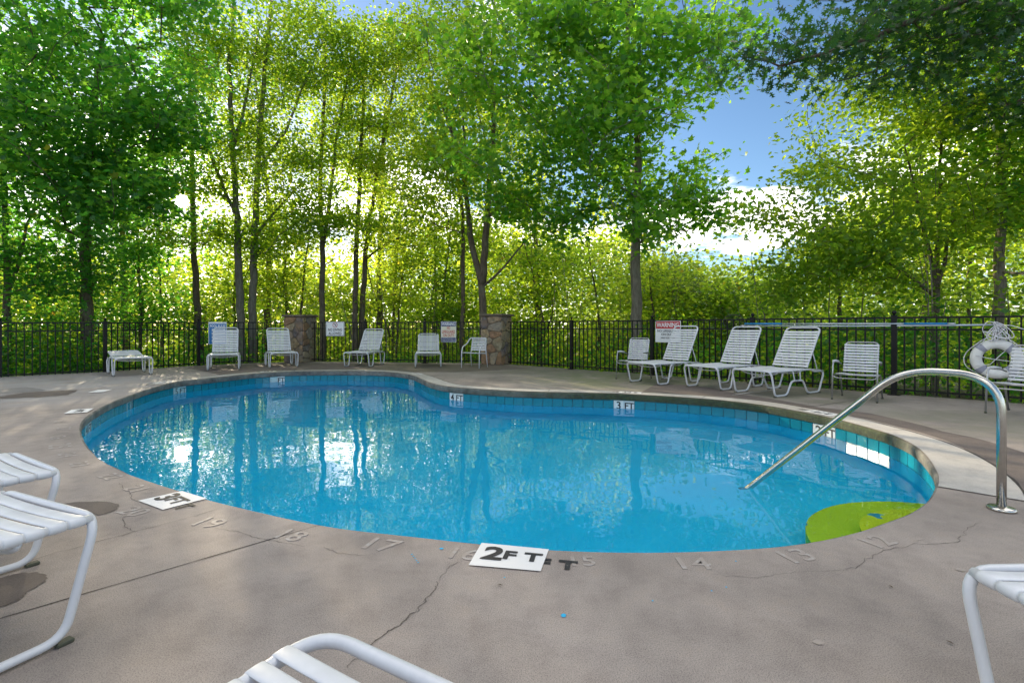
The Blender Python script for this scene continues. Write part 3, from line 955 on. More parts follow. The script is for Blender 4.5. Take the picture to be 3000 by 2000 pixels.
# faded hand painted numbers along the near edge
for txt, px, py, size in (("17", 1110, 1596, 0.17), ("16", 1352, 1624, 0.14), ("15", 1702, 1645, 0.12), ("14", 2026, 1652, 0.15), ("13", 2332, 1630, 0.16), ("12", 2570, 1588, 0.15), ("11", 2660, 1560, 0.0),
                          ("18", 848, 1568, 0.15), ("19", 608, 1531, 0.16), ("20", 390, 1499, 0.15), ("21", 398, 1432, 0.15), ("22", 322, 1396, 0.15), ("23", 230, 1360, 0.15), ("24", 196, 1333, 0.15), ("25", 172, 1307, 0.2), ("26", 168, 1282, 0.15), ("27", 185, 1256, 0.15), ("28", 172, 1236, 0.13)):
    if size == 0.0: continue
    p = G(px, py)
    i = int(np.argmin(np.linalg.norm(POOL - np.array((p.x, p.y)), axis=1)))
    up = -Vector((PN[i, 0], PN[i, 1], 0)); up = (up + Vector((RNG.uniform(-.1, .1), RNG.uniform(-.1, .1), 0))).normalized()
    painted_text(txt, p, Vector((up.y, -up.x, 0)), up, size, M['chalk'], 0.002, 0.012, 1.1, name="faded_number")
# paint spots
def dab(px, py, rx, ry, mat):
    p = G(px, py); N_ = 14
    pts = [(p.x + math.cos(2 * math.pi * k / N_) * rx * RNG.uniform(.65, 1.15), p.y + math.sin(2 * math.pi * k / N_) * ry * RNG.uniform(.65, 1.15), 0.0025) for k in range(N_)]
    MB().add(pts, [tuple(range(N_))]).build("paint_spot", mat, deck)
dab(1651, 1803, 0.011, 0.012, M['dab_blue']); dab(1293, 1607, 0.010, 0.010, M['dab_blue'])
for q in range(5):
    dab(1207 + q * 4.5, 1624 + q * 6, 0.004, 0.005, M['dab_blue'])
for px, py in ((1912, 1760), (2085, 1731), (2128, 1720), (2156, 1644), (1478, 1692)):
    dab(px, py, 0.004, 0.004, M['dab_blue'])
for px, py, r_ in ((2395, 1882, 0.018), (2815, 1669, 0.02), (2693, 1581, 0.01), (2780, 1383, 0.03)):
    dab(px, py, r_, r_ * 0.8, M['dab_lime'])
# small fallen leaves and twigs on the deck
lm = MB().add([(0, -.012, 0.002), (.004, 0, .004), (0, .014, .003), (-.004, 0, .004)], [(0, 1, 2), (0, 2, 3)]).mesh("fallen_leaf", plain("dry_leaf", (0.07, 0.045, 0.02), 0.8, var=0.4))
for px, py in ((2610, 1718), (2783, 1882), (1465, 1714)):
    p = G(px, py, 0.003)
    obj("fallen_leaf", lm, deck, p, (0, 0, RNG.uniform(0, 6)))
#@@PART2
# ------------------------------------------------------------------ ground beyond the deck
def g_height(x, y):
    """forest floor: level behind the camera, falling away gently behind the fence"""
    d = max(0.0, y - 8.0 + abs(x) * 0.25)
    return -0.10 - 0.07 * min(d, 22) * (1 if y > 3 else 0.3) + 0.12 * math.sin(x * 0.5) * math.sin(y * 0.37)
ctr2 = Vector((-1.0, 4.5, 0))
base_ring = []
for a, b in zip(DECK_OUT, DECK_OUT[1:] + DECK_OUT[:1]):
    for k in range(6):
        base_ring.append(a.lerp(b, k / 6))
vs_, fs_ = [], []
scales = [1.0, 1.03, 1.12, 1.3, 1.6, 2.0, 2.6, 3.6, 6, 12, 30, 90]
nb = len(base_ring)
for si, s in enumerate(scales):
    for p in base_ring:
        q = ctr2 + (p - ctr2) * s
        z = -0.06 if si == 0 else (-0.07 if si == 1 else g_height(q.x, q.y))
        if s > 5: z = -1.7
        vs_.append((q.x, q.y, z))
for si in range(len(scales) - 1):
    for i in range(nb):
        j = (i + 1) % nb
        fs_.append((si * nb + i, si * nb + j, (si + 1) * nb + j, (si + 1) * nb + i))
ground = MB().add(vs_, fs_, True).build("ground", M['ground'])
tag(ground, "shaded woodland floor of leaf litter beyond the fence", kind="structure")

# ------------------------------------------------------------------ fence
FH = 1.155
picket_me = {}
def post_mesh(h=1.17):
    mb_ = MB()
    mb_.box((0, 0, h / 2), (0.068, 0.068, h))
    mb_.box((0, 0, h + 0.006), (0.078, 0.078, 0.012))
    return mb_.mesh("post", M['fence'])
POST_ME = post_mesh()
BALL_ME = MB().lathe([(0.012, 0.0), (0.014, 0.012), (0.024, 0.02), (0.031, 0.036), (0.028, 0.054), (0.016, 0.066), (0.002, 0.07)], n=12).mesh("finial", M['fence'])
PLATE_ME = MB().box((0, 0, 0.005), (0.15, 0.15, 0.010), bevel=0.003).mesh("base_plate", M['fence'])
def fence_run(pts, label, post_at, drop=None, spacing=0.118):
    root = empty("fence", pts[0])
    tag(root, label, "fence", "black picket fence runs around the pool deck")
    inv = Vector(pts[0])
    for i in range(len(pts) - 1):
        a, b = Vector(pts[i]), Vector(pts[i + 1])
        da = drop[i] if drop else 0.0; db = drop[i + 1] if drop else 0.0
        L = (b - a).length
        ang = math.atan2(b.y - a.y, b.x - a.x)
        slope = math.atan2(db - da, L)
        for z, hh in ((FH - 0.012, 0.026), (FH - 0.185, 0.024), (0.085, 0.026)):
            o = MB().box((0, 0, 0), (L - 0.06, 0.028, hh)).build("rail", M['fence'], root)
            c = (a + b) / 2 - inv
            o.location = (c.x, c.y, z + (da + db) / 2); o.rotation_euler = (0, -slope, ang)
        nP = max(1, int(round(L / spacing)))
        key = 'p'
        if key not in picket_me:
            picket_me[key] = MB().box((0, 0, 0), (0.0195, 0.0195, FH - 0.045)).mesh("picket", M['fence'])
        for k in range(1, nP):
            p = a.lerp(b, k / nP) - inv
            obj("picket", picket_me[key], root, (p.x, p.y, (FH + 0.02) / 2 + da + (db - da) * k / nP), (0, 0, ang))
    for i, p in enumerate(pts):
        if not post_at[i]: continue
        q = Vector(p) - inv; dz = drop[i] if drop else 0
        t = (Vector(pts[min(i + 1, len(pts) - 1)]) - Vector(pts[max(i - 1, 0)]))
        ang = math.atan2(t.y, t.x)
        po = obj("post", POST_ME, root, (q.x, q.y, dz), (0, 0, ang))
        obj("finial", BALL_ME, po, (0, 0, 1.182))
        if dz > -0.02:
            obj("base_plate", PLATE_ME, po, (0, 0, 0.004))
    return root
fence_run(FENCE_L, "black metal picket fence left of the left stone pillar, running towards the photo's left edge", [1, 1, 1, 1, 1, 0], [-0.055, -0.055, -0.05, -0.04, -0.015, 0])
fence_run(FENCE_M, "black metal picket fence between the two stone pillars", [0, 1, 1, 0])
fence_run(FENCE_R, "black metal picket fence from the right stone pillar to the life ring", [0, 1, 1, 1, 1, 1, 1])

# ------------------------------------------------------------------ stone pillars
def clip_poly(P, a, b):
    """keep the side of P nearer to a than to b"""
    mx, my = (a[0] + b[0]) / 2, (a[1] + b[1]) / 2
    nx, ny = b[0] - a[0], b[1] - a[1]
    out = []
    for i in range(len(P)):
        p, q = P[i], P[(i + 1) % len(P)]
        dp = (p[0] - mx) * nx + (p[1] - my) * ny
        dq = (q[0] - mx) * nx + (q[1] - my) * ny
        if dp <= 0: out.append(p)
        if dp * dq < 0:
            t = dp / (dp - dq)
            out.append((p[0] + (q[0] - p[0]) * t, p[1] + (q[1] - p[1]) * t))
    return out
def pillar(loc, rz, label, seed):
    root = empty("stone_pillar", loc, rz)
    tag(root, label, "pillar", "stone pillars in the fence line")
    W, H = 0.60, 1.30
    MB().box((0, 0, H / 2), (W, W, H)).build("mortar_core", M['mortar'], root)
    rp = random.Random(seed)
    for face in range(4):
        a = face * math.pi / 2
        sites, tries = [], 0
        while len(sites) < 13 and tries < 4000:
            tries += 1
            s = (rp.uniform(-W / 2, W / 2), rp.uniform(0, H))
            if all((s[0] - t[0]) ** 2 * 0.8 + (s[1] - t[1]) ** 2 * 1.25 > 0.165 ** 2 for t in sites):
                sites.append(s)
        R = Matrix.Rotation(a, 3, 'Z')
        for si, s in enumerate(sites):
            P = [(-W / 2 - 0.012, 0.004), (W / 2 + 0.012, 0.004), (W / 2 + 0.012, H - 0.004), (-W / 2 - 0.012, H - 0.004)]
            for ti, t in enumerate(sites):
                if ti != si: P = clip_poly(P, s, t)
            if len(P) < 3: continue
            cx = sum(p[0] for p in P) / len(P); cz = sum(p[1] for p in P) / len(P)
            # round the outline: cut corners, then shrink for the mortar joint
            Q = []
            for i in range(len(P)):
                p, q = P[i], P[(i + 1) % len(P)]
                Q += [(p[0] * .8 + q[0] * .2, p[1] * .8 + q[1] * .2), (p[0] * .2 + q[0] * .8, p[1] * .2 + q[1] * .8)]
            def shrink(Q, d):
                out = []
                for (x, z) in Q:
                    L = math.hypot(x - cx, z - cz) + 1e-6
                    k = max(0.2, (L - d) / L)
                    out.append((cx + (x - cx) * k, cz + (z - cz) * k))
                return out
            proud = rp.uniform(0.014, 0.034)
            tilt = rp.uniform(-0.03, 0.03), rp.uniform(-0.03, 0.03)
            vs_ = []
            for d, y in ((0.009, 0.004), (0.013, -proud * 0.7), (0.030, -proud), ):
                for (x, z) in shrink(Q, d):
                    yy = y + (tilt[0] * (x - cx) + tilt[1] * (z - cz) if y < 0 else 0)
                    vs_.append(tuple(R @ Vector((x, -W / 2 + yy, z))))
            m_ = len(Q)
            fs_ = []
            for k in range(2):
                for i in range(m_):
                    fs_.append((k * m_ + i, k * m_ + (i + 1) % m_, (k + 1) * m_ + (i + 1) % m_, (k + 1) * m_ + i))
            fs_.append(tuple(2 * m_ + i for i in range(m_)))
            MB().add(vs_, fs_).build("stone", rp.choice(STONES), root)
    MB().box((0, 0, H + 0.032), (W + 0.11, W + 0.11, 0.064), bevel=0.012).build("cap", M['cap_stone'], root)
pillar(PIL1, math.radians(-14), "stone pillar with flat cap behind the reclining lounger, left of the no diving sign", 4)
pillar(PIL2, math.radians(-26), "stone pillar with flat cap behind the white armchair", 9)

# ------------------------------------------------------------------ foliage
def leaf_template(kind):
    if kind == 'rhomb':
        V = np.array([(0, 0, 0), (0.34, 0.42, 0.06), (0, 1, 0), (-0.34, 0.42, 0.06)], float)
        T = [(0, 1, 2), (0, 2, 3)]
    elif kind == 'oval':
        V = np.array([(0, 0, 0), (0.25, 0.28, 0.05), (0.22, 0.6, 0.04), (0, 1, -0.05), (-0.22, 0.6, 0.04), (-0.25, 0.28, 0.05)], float)
        T = [(0, 1, 2), (0, 2, 3), (0, 3, 4), (0, 4, 5)]
    elif kind == 'maple':
        out = [(0.0, 0.0), (0.22, 0.05), (0.46, 0.10), (0.30, 0.30), (0.56, 0.58), (0.22, 0.55), (0.0, 1.0), (-0.22, 0.55), (-0.56, 0.58), (-0.30, 0.30), (-0.46, 0.10), (-0.22, 0.05)]
        V = np.array([(0, 0.34, 0.0)] + [(x, y, 0.10 * abs(x) - 0.12 * (abs(x) ** 2 + (y - .34) ** 2)) for x, y in out], float)
        m_ = len(out)
        T = [(0, 1 + i, 1 + (i + 1) % m_) for i in range(m_)]
    elif kind == 'oak':
        out = [(0.0, 0.0), (0.06, 0.16), (0.30, 0.20), (0.07, 0.34), (0.42, 0.52), (0.08, 0.58), (0.26, 0.86), (0.04, 0.78), (0.0, 1.0), (-0.04, 0.78), (-0.26, 0.86), (-0.08, 0.58), (-0.42, 0.52), (-0.07, 0.34), (-0.30, 0.20), (-0.06, 0.16)]
        V = np.array([(x, y, 0.05 * abs(x)) for x, y in out], float)
        T = [(0, 1, 15), (1, 2, 3), (1, 3, 15), (15, 3, 13), (13, 14, 15), (3, 4, 5), (3, 5, 13), (13, 5, 11), (11, 12, 13), (5, 6, 7), (5, 7, 11), (11, 7, 9), (9, 10, 11), (7, 8, 9)]
    return V, np.array(T, int)
TEMPL = {k: leaf_template(k) for k in ('rhomb', 'oval', 'maple', 'oak')}

# a few openings in the canopy: along the sun's line over the pool there is a gap in the leaves
def in_gap(C):
    keep = np.ones(len(C), bool)
    s = np.array(SUN_DIR)
    for org, rad in (((0, 0, 1.0), 0.20), ((0, 0, -1.43), 0.20)):
        d = C - np.array(org)
        t = d @ s
        q = d - t[:, None] * s
        keep &= ~((t > 0) & (np.linalg.norm(q, axis=1) < rad))
    return keep

def leaves_mesh(name, C, out_dir, size, kind, mat, rs, up_bias=0.9, droop=0.35, gap=True):
    """C: leaf base points, out_dir: rough outward directions; builds one mesh of single leaves"""
    if gap:
        k = in_gap(C); C, out_dir = C[k], out_dir[k]
    N_ = len(C)
    V, T = TEMPL[kind]
    nrm = rs.normal(0, 0.55, (N_, 3)); nrm[:, 2] += up_bias
    nrm /= np.linalg.norm(nrm, axis=1)[:, None]
    ax = out_dir + rs.normal(0, 0.6, (N_, 3)); ax[:, 2] -= droop
    ax -= nrm * np.sum(ax * nrm, 1)[:, None]
    ax /= np.linalg.norm(ax, axis=1)[:, None] + 1e-9
    sd = np.cross(ax, nrm)
    sz = size * rs.uniform(0.55, 1.25, N_)
    P = (C[:, None, :] + sz[:, None, None] * (V[None, :, 0, None] * sd[:, None, :] + V[None, :, 1, None] * ax[:, None, :] + V[None, :, 2, None] * nrm[:, None, :])).reshape(-1, 3)
    nv, ntri = len(V), len(T)
    F = (T[None, :, :] + (np.arange(N_) * nv)[:, None, None]).reshape(-1)
    me = bpy.data.meshes.new(name)
    me.vertices.add(N_ * nv); me.vertices.foreach_set("co", P.astype(np.float32).ravel())
    me.loops.add(len(F)); me.loops.foreach_set("vertex_index", F.astype(np.int32))
    me.polygons.add(N_ * ntri); me.polygons.foreach_set("loop_start", np.arange(0, len(F), 3, dtype=np.int32))
    me.materials.append(mat)
    me.update(calc_edges=True)
    return me

class Tree:
    """skeleton grown from trunk paths to tip points; limbs follow a pipe model"""
    def __init__(self, seed):
        self.rs = np.random.RandomState(seed)
        self.pos, self.par, self.rad0, self.chains = [], [], [], []
    def trunk(self, pts, r0, r1, from_node=None, step=0.3, wob=0.014):
        P = [np.array(p, float) for p in pts]
        dense = [P[0]]
        for a, b in zip(P[:-1], P[1:]):
            m_ = max(1, int(np.linalg.norm(b - a) / step))
            for k in range(1, m_ + 1):
                dense.append(a + (b - a) * k / m_)
        D = np.array(dense)
        for _ in range(3):
            D[1:-1] = 0.25 * D[:-2] + 0.5 * D[1:-1] + 0.25 * D[2:]
        D[1:-1, :2] += self.rs.normal(0, wob, (len(D) - 2, 2))
        ch = []
        par = -1
        if from_node is not None:
            par = self.nearest(from_node); ch.append(par)
        for i, p in enumerate(D):
            self.pos.append(p); self.par.append(par); par = len(self.pos) - 1
            self.rad0.append(r0 + (r1 - r0) * i / max(1, len(D) - 1)); ch.append(par)
        self.chains.append(ch)
        return self
    def nearest(self, p):
        A = np.array(self.pos)
        return int(np.argmin(np.linalg.norm(A - np.array(p), axis=1)))
    def grow(self, tips, zmin=None, step=0.35, rise=0.45, wob=0.05):
        A = np.array(self.pos)
        d0 = np.min(np.linalg.norm(tips[:, None, :] - A[None], axis=2), axis=1)
        self.tip_nodes = []
        for ti in np.argsort(d0):
            t = tips[ti]
            A = np.array(self.pos)
            d = t - A
            dist = np.linalg.norm(d, axis=1)
            hor = np.linalg.norm(d[:, :2], axis=1)
            cost = dist + 1.2 * np.maximum(0, rise * hor - d[:, 2])
            if zmin is not None:
                cost += 50 * (A[:, 2] < zmin)
            k = int(np.argmin(cost))
            m_ = max(1, int(dist[k] / step))
            ch = [k]; par = k
            for q in range(1, m_ + 1):
                u = q / m_
                p = A[k] + d[k] * u
                p[2] += 0.10 * dist[k] * math.sin(math.pi * u) * (-0.4 if rise > 0.6 else 0.5)
                if q < m_: p += self.rs.normal(0, wob, 3)
                self.pos.append(p); self.par.append(par); self.rad0.append(0.0); par = len(self.pos) - 1; ch.append(par)
            self.chains.append(ch); self.tip_nodes.append(par)
        return self
    def radii(self, tip_r=0.007, p=2.4):
        n_ = len(self.pos)
        acc = np.zeros(n_)
        kids = np.zeros(n_, int)
        for q in self.par:
            if q >= 0: kids[q] += 1
        for i in range(n_ - 1, -1, -1):
            if kids[i] == 0: acc[i] = max(acc[i], tip_r ** p)
            if self.par[i] >= 0: acc[self.par[i]] += acc[i]
        r = acc ** (1 / p)
        r0 = np.array(self.rad0)
        return np.where(r0 > 0, r0, r)
    def wood(self, name, mat, parent, tip_r=0.007):
        r = self.radii(tip_r)
        mb_ = MB()
        for ch in self.chains:
            pts = [self.pos[i] for i in ch]; rr = [r[i] for i in ch]
            if len(ch) > 1 and self.rad0[ch[-1]] == 0: rr[0] = min(rr[0], rr[1] * 1.3)
            big = max(rr) > 0.06
            mb_.tube(pts, rr, 10 if big else (6 if max(rr) > 0.02 else 4), caps=False)
        return mb_.build(name, mat, parent)

def ell(rs, c, r, n_, power=0.5, zcut=None):
    v = rs.normal(0, 1, (n_, 3)); v /= np.linalg.norm(v, axis=1)[:, None]
    v *= (rs.uniform(0.02, 1, n_) ** power)[:, None]
    P = np.array(c) + v * np.array(r)
    # gather the tips into clumps so that the crown has masses and openings
    K = max(4, n_ // 6)
    cl = P[:K]
    own = rs.randint(0, K, n_)
    m = float(np.mean(r))
    Pc = cl[own] + rs.normal(0, 1, (n_, 3)) * np.array((0.22 * m, 0.22 * m, 0.12 * m))
    loose = rs.uniform(0, 1, n_) < 0.5
    return np.where(loose[:, None], P, Pc)
LEAFY = 1.15
def crown_points(tr, per_tip, spread, flat=0.45, along=3):
    """leaf positions in flattened sprays about the tips and the last twigs"""
    rs = tr.rs
    C, O = [], []
    for tn in tr.tip_nodes:
        node = tn
        p = tr.pos[tn]
        q = tr.pos[tr.par[tn]] if tr.par[tn] >= 0 else p
        dirn = p - q; dirn = dirn / (np.linalg.norm(dirn) + 1e-6)
        n_ = int(per_tip * LEAFY * rs.uniform(0.5, 1.5))
        g = rs.normal(0, 1, (n_, 3)) * np.array((spread, spread, spread * flat))
        back = rs.uniform(-along * 0.3, 0.15, n_)[:, None] * dirn[None, :] * spread * 2.2
        C.append(p + g + back)
        o = g.copy(); o /= np.linalg.norm(o, axis=1)[:, None] + 1e-6
        O.append(o * 0.8 + dirn * 0.5)
    return np.concatenate(C), np.concatenate(O)

def tree(name, label, trunks, crowns, leaf, bark_m='bark', seed=1, tip_r=0.007, rise=0.45, zmin=None, group=None):
    """trunks: list of (points, r0, r1); crowns: list of (centre, radii, tips); leaf: (kind, size, per_tip, spread, flat, material, up_bias, droop)"""
    base = trunks[0][0][0]
    root = empty(name, (0, 0, 0))
    tag(root, label, "tree", group)
    tr = Tree(seed)
    for k, (pts, r0, r1) in enumerate(trunks):
        tr.trunk(pts, r0, r1, None if k == 0 else pts[0])
    tips = np.concatenate([ell(tr.rs, c, r, n_) for c, r, n_ in crowns])
    tr.grow(tips, zmin=zmin, rise=rise)
    tr.wood("trunk", M[bark_m], root, tip_r)
    kind, size, per, spread, flat, mat, ub, dr = leaf
    C, O = crown_points(tr, per, spread, flat)
    cr_ = obj("crown", leaves_mesh("crown", C, O, size, kind, M[mat], tr.rs, ub, dr), root)
    # put the empty at the foot of the trunk
    b = Vector(base)
    root.location = b
    for ch in root.children:
        ch.matrix_parent_inverse = Matrix.Translation(-b)
    return root

gz = lambda x, y: g_height(x, y) - 0.1
def T(px, Y, z=None):
    """point at photo column px and depth Y, on the forest floor unless z is given"""
    x = (px - 1500) / F_PX * Y
    return (x, Y, gz(x, Y) if z is None else z)
def at(px, py, Y):
    return ((px - 1500) / F_PX * Y, Y, 1 - (py - HZN) * Y / F_PX)

# the big maple right of the second pillar
tree("maple_tree", "large-leaved maple with a single straight trunk behind the red warning sign",
     [([T(1868, 12.9), at(1864, 930, 12.9), at(1862, 720, 12.9), at(1872, 420, 12.8), at(1838, 180, 12.8), at(1845, -120, 12.8)], 0.165, 0.035)],
     [((2.4, 12.4, 4.6), (3.0, 2.2, 1.9), 90), ((2.6, 12.5, 7.4), (2.9, 2.4, 2.4), 110), ((0.6, 12.4, 6.8), (2.6, 2.0, 2.8), 80), ((2.4, 12.8, 9.8), (3.0, 2.4, 1.8), 70), ((4.6, 12.4, 4.2), (1.3, 1.0, 0.7), 12)],
     ('maple', 0.155, 52, 0.34, 0.5, 'leaf_maple', 0.75, 0.5), 'bark_pale', 21, 0.008, 0.35, zmin=2.6)
# dark maple on the left
tree("maple_tree", "dark green maple with a thick dark trunk behind the flat lounger",
     [([T(258, 13.4), at(256, 900, 13.4), at(250, 700, 13.3), at(262, 420, 13.0), at(300, 100, 13.0)], 0.17, 0.05)],
     [((-10.6, 12.0, 5.0), (2.6, 2.0, 2.2), 90), ((-10.0, 12.0, 7.8), (2.9, 2.2, 2.2), 90), ((-8.6, 11.8, 5.4), (1.6, 1.4, 1.6), 34), ((-12.2, 12.2, 6.5), (2.2, 1.8, 3.0), 60), ((-9.8, 12.2, 10.2), (3.0, 2.2, 1.6), 50)],
     ('maple', 0.15, 54, 0.34, 0.5, 'leaf_dark', 0.8, 0.5), 'bark', 5, 0.008, 0.4, zmin=2.0)
tree("maple_tree", "slim dark tree at the photo's far left edge, behind the fence",
     [([T(20, 12.4), at(22, 800, 12.4), at(10, 500, 12.4), at(30, 100, 12.4)], 0.09, 0.03), ([at(22, 880, 12.4), at(70, 700, 12.3), at(120, 520, 12.2)], 0.05, 0.02)],
     [((-12.8, 11.6, 3.4), (1.9, 1.6, 1.5), 50), ((-12.6, 11.8, 6.8), (2.2, 1.8, 2.2), 60), ((-11.2, 12.8, 2.6), (1.6, 1.0, 1.0), 34)],
     ('maple', 0.13, 46, 0.33, 0.5, 'leaf_dark', 0.8, 0.45), 'bark', 8, 0.007, 0.4, zmin=0.9)
# row of woodland trees behind the fence
RH = ('rhomb', 0.12, 80, 0.34, 0.42, 'leaf_mid', 0.85, 0.35)
tree("woodland_tree", "slender leaning tree just left of the double trunk, in front of the sun",
     [([T(592, 16.5), at(578, 880, 16.5), at(566, 720, 16.4), at(566, 600, 16.4), at(560, 380, 16.2), at(548, 100, 16.2)], 0.125, 0.04)],
     [((-11.2, 16.2, 6.0), (2.2, 1.8, 2.2), 50), ((-11.0, 16.4, 9.4), (2.6, 2.0, 2.6), 70)],
     ('rhomb', 0.125, 76, 0.36, 0.45, 'leaf_dark', 0.8, 0.35), 'bark', 31, zmin=3.4)
tree("woodland_tree", "pale barked tree, left trunk of the close pair behind the left pillar's lounger",
     [([T(708, 15.6), at(703, 900, 15.6), at(694, 640, 15.6), at(680, 420, 15.5), at(672, 200, 15.5), at(690, -60, 15.5)], 0.135, 0.04), ([at(694, 640, 15.6), at(640, 520, 15.4), at(580, 330, 15.2), at(540, 180, 15.2)], 0.06, 0.02), ([at(680, 440, 15.5), at(720, 300, 15.4), at(760, 80, 15.3)], 0.06, 0.02)],
     [((-8.8, 15.2, 7.0), (2.6, 2.0, 2.0), 56), ((-8.9, 15.4, 9.6), (2.8, 2.2, 2.0), 70), ((-9.6, 15.0, 5.4), (2.0, 1.4, 1.0), 28), ((-9.0, 15.3, 4.0), (2.2, 1.2, 0.8), 26)],
     RH, 'bark_pale', 32, zmin=3.0)
tree("woodland_tree", "pale barked tree, right trunk of the close pair behind the left pillar's lounger",
     [([T(742, 15.9), at(740, 900, 15.9), at(748, 640, 15.9), at(756, 480, 15.8), at(770, 260, 15.8), at(800, -40, 15.8)], 0.135, 0.045), ([at(748, 690, 15.9), at(820, 600, 15.7), at(880, 540, 15.6)], 0.05, 0.02), ([at(756, 500, 15.8), at(840, 380, 15.7), at(900, 220, 15.6)], 0.055, 0.02)],
     [((-7.2, 15.6, 7.6), (2.4, 2.0, 2.2), 56), ((-6.9, 15.8, 10.0), (2.6, 2.2, 1.9), 60), ((-6.4, 15.4, 5.2), (1.8, 1.4, 0.9), 28), ((-6.7, 15.5, 3.9), (1.7, 1.0, 0.7), 20)],
     RH, 'bark_pale', 33, zmin=3.0)
tree("woodland_tree", "slim forked tree whose trunk stands behind the no diving sign",
     [([T(946, 16.8), at(944, 900, 16.8), at(946, 720, 16.8), at(936, 560, 16.7), at(950, 300, 16.7), at(955, 60, 16.7)], 0.11, 0.035), ([at(946, 720, 16.8), at(966, 600, 16.7), at(985, 400, 16.7), at(1030, 180, 16.6)], 0.07, 0.025)],
     [((-6.2, 16.5, 7.4), (2.0, 1.8, 2.0), 50), ((-5.8, 16.6, 10.2), (2.4, 2.2, 2.0), 60), ((-5.4, 16.4, 4.6), (1.8, 1.4, 0.9), 34)],
     ('rhomb', 0.12, 76, 0.34, 0.42, 'leaf_mid', 0.85, 0.35), 'bark', 34, zmin=2.6)
tree("woodland_tree", "straight slim tree right of the no diving sign",
     [([T(1040, 17.4), at(1040, 900, 17.4), at(1044, 720, 17.4), at(1050, 600, 17.4), at(1062, 360, 17.3), at(1070, 60, 17.3)], 0.11, 0.035)],
     [((-5.0, 17.2, 7.8), (1.9, 1.8, 2.2), 46), ((-5.0, 17.2, 10.4), (2.4, 2.0, 2.0), 54)],
     ('rhomb', 0.12, 76, 0.34, 0.42, 'leaf_mid', 0.85, 0.35), 'bark', 35, zmin=3.6)
tree("woodland_tree", "slim tree leaning right, behind the lounger right of the no diving sign",
     [([T(1058, 17.8), at(1062, 900, 17.8), at(1072, 740, 17.8), at(1084, 640, 17.8), at(1120, 420, 17.7), at(1180, 120, 17.7)], 0.115, 0.035), ([at(1072, 760, 17.8), at(1140, 700, 17.6), at(1220, 690, 17.5)], 0.04, 0.015)],
     [((-4.2, 17.6, 6.2), (1.8, 1.6, 1.5), 40), ((-3.8, 17.6, 9.2), (2.2, 2.0, 2.2), 60), ((-3.6, 17.2, 4.2), (1.4, 1.2, 0.8), 20)],
     ('rhomb', 0.12, 76, 0.34, 0.42, 'leaf_light', 0.85, 0.35), 'bark', 36, zmin=2.8)
tree("woodland_tree", "dark many-stemmed tree behind the stone pillar by the white armchair",
     [([T(1415, 15.2), at(1415, 900, 15.2), at(1412, 820, 15.2), at(1380, 720, 15.2), at(1366, 560, 15.1), at(1330, 400, 15.0), at(1290, 300, 15.0)], 0.15, 0.03),
      ([at(1413, 830, 15.2), at(1424, 700, 15.2), at(1432, 560, 15.2), at(1448, 400, 15.2), at(1440, 200, 15.2), at(1450, 0, 15.2)], 0.12, 0.035),
      ([at(1428, 640, 15.2), at(1500, 560, 15.0), at(1560, 470, 14.9)], 0.05, 0.018),
      ([at(1413, 840, 15.2), at(1470, 800, 15.0), at(1500, 740, 14.9), at(1560, 690, 14.8)], 0.045, 0.015),
      ([at(1366, 560, 15.1), at(1362, 420, 15.1), at(1350, 240, 15.1)], 0.05, 0.02)],
     [((-1.6, 15.0, 6.4), (2.6, 2.0, 1.8), 60), ((-1.4, 15.0, 9.2), (2.8, 2.2, 2.4), 80), ((0.6, 15.0, 4.8), (1.8, 1.4, 1.0), 26), ((-2.9, 15.2, 4.6), (1.2, 1.2, 1.0), 18)],
     ('rhomb', 0.125, 78, 0.34, 0.45, 'leaf_mid', 0.8, 0.4), 'bark', 37, zmin=2.4)
tree("woodland_tree", "slim stem with dark foliage between the blue warning sign and the right pillar",
     [([T(1352, 16.4), at(1354, 900, 16.4), at(1356, 760, 16.4), at(1358, 640, 16.4), at(1330, 480, 16.3), at(1280, 320, 16.2)], 0.09, 0.03)],
     [((-2.6, 16.2, 7.2), (1.8, 1.6, 2.0), 44), ((-2.8, 16.4, 10.0), (2.0, 1.8, 1.8), 40)],
     ('rhomb', 0.125, 78, 0.34, 0.45, 'leaf_mid', 0.8, 0.4), 'bark', 38, zmin=3.0)
# right hand side
OV = ('oval', 0.12, 88, 0.30, 0.5, 'leaf_beech', 0.7, 0.5)
tree("beech_tree", "bright yellow-green spreading tree with thin stems behind the skimming poles",
     [([T(2738, 10.0), at(2742, 900, 10.0), at(2748, 820, 10.0), at(2752, 640, 10.0), at(2748, 500, 10.0), at(2760, 330, 10.0)], 0.075, 0.02), ([at(2745, 870, 10.0), at(2722, 740, 9.9), at(2690, 600, 9.8), at(2650, 430, 9.8)], 0.05, 0.015), ([at(2742, 870, 10.0), at(2640, 790, 9.8), at(2520, 720, 9.7), at(2420, 660, 9.6)], 0.04, 0.012), ([at(2748, 830, 10.0), at(2780, 700, 9.9), at(2800, 540, 9.9)], 0.04, 0.015)],
     [((8.2, 10.0, 4.0), (2.6, 1.8, 2.0), 90), ((6.6, 10.2, 3.1), (1.9, 1.4, 1.7), 64), ((7.9, 10.0, 6.0), (2.0, 1.6, 1.5), 60), ((5.7, 10.4, 2.0), (1.2, 0.9, 0.8), 20), ((9.8, 9.6, 4.5), (2.0, 1.6, 2.4), 60)],
     OV, 'bark', 41, 0.005, 0.45, zmin=0.9)
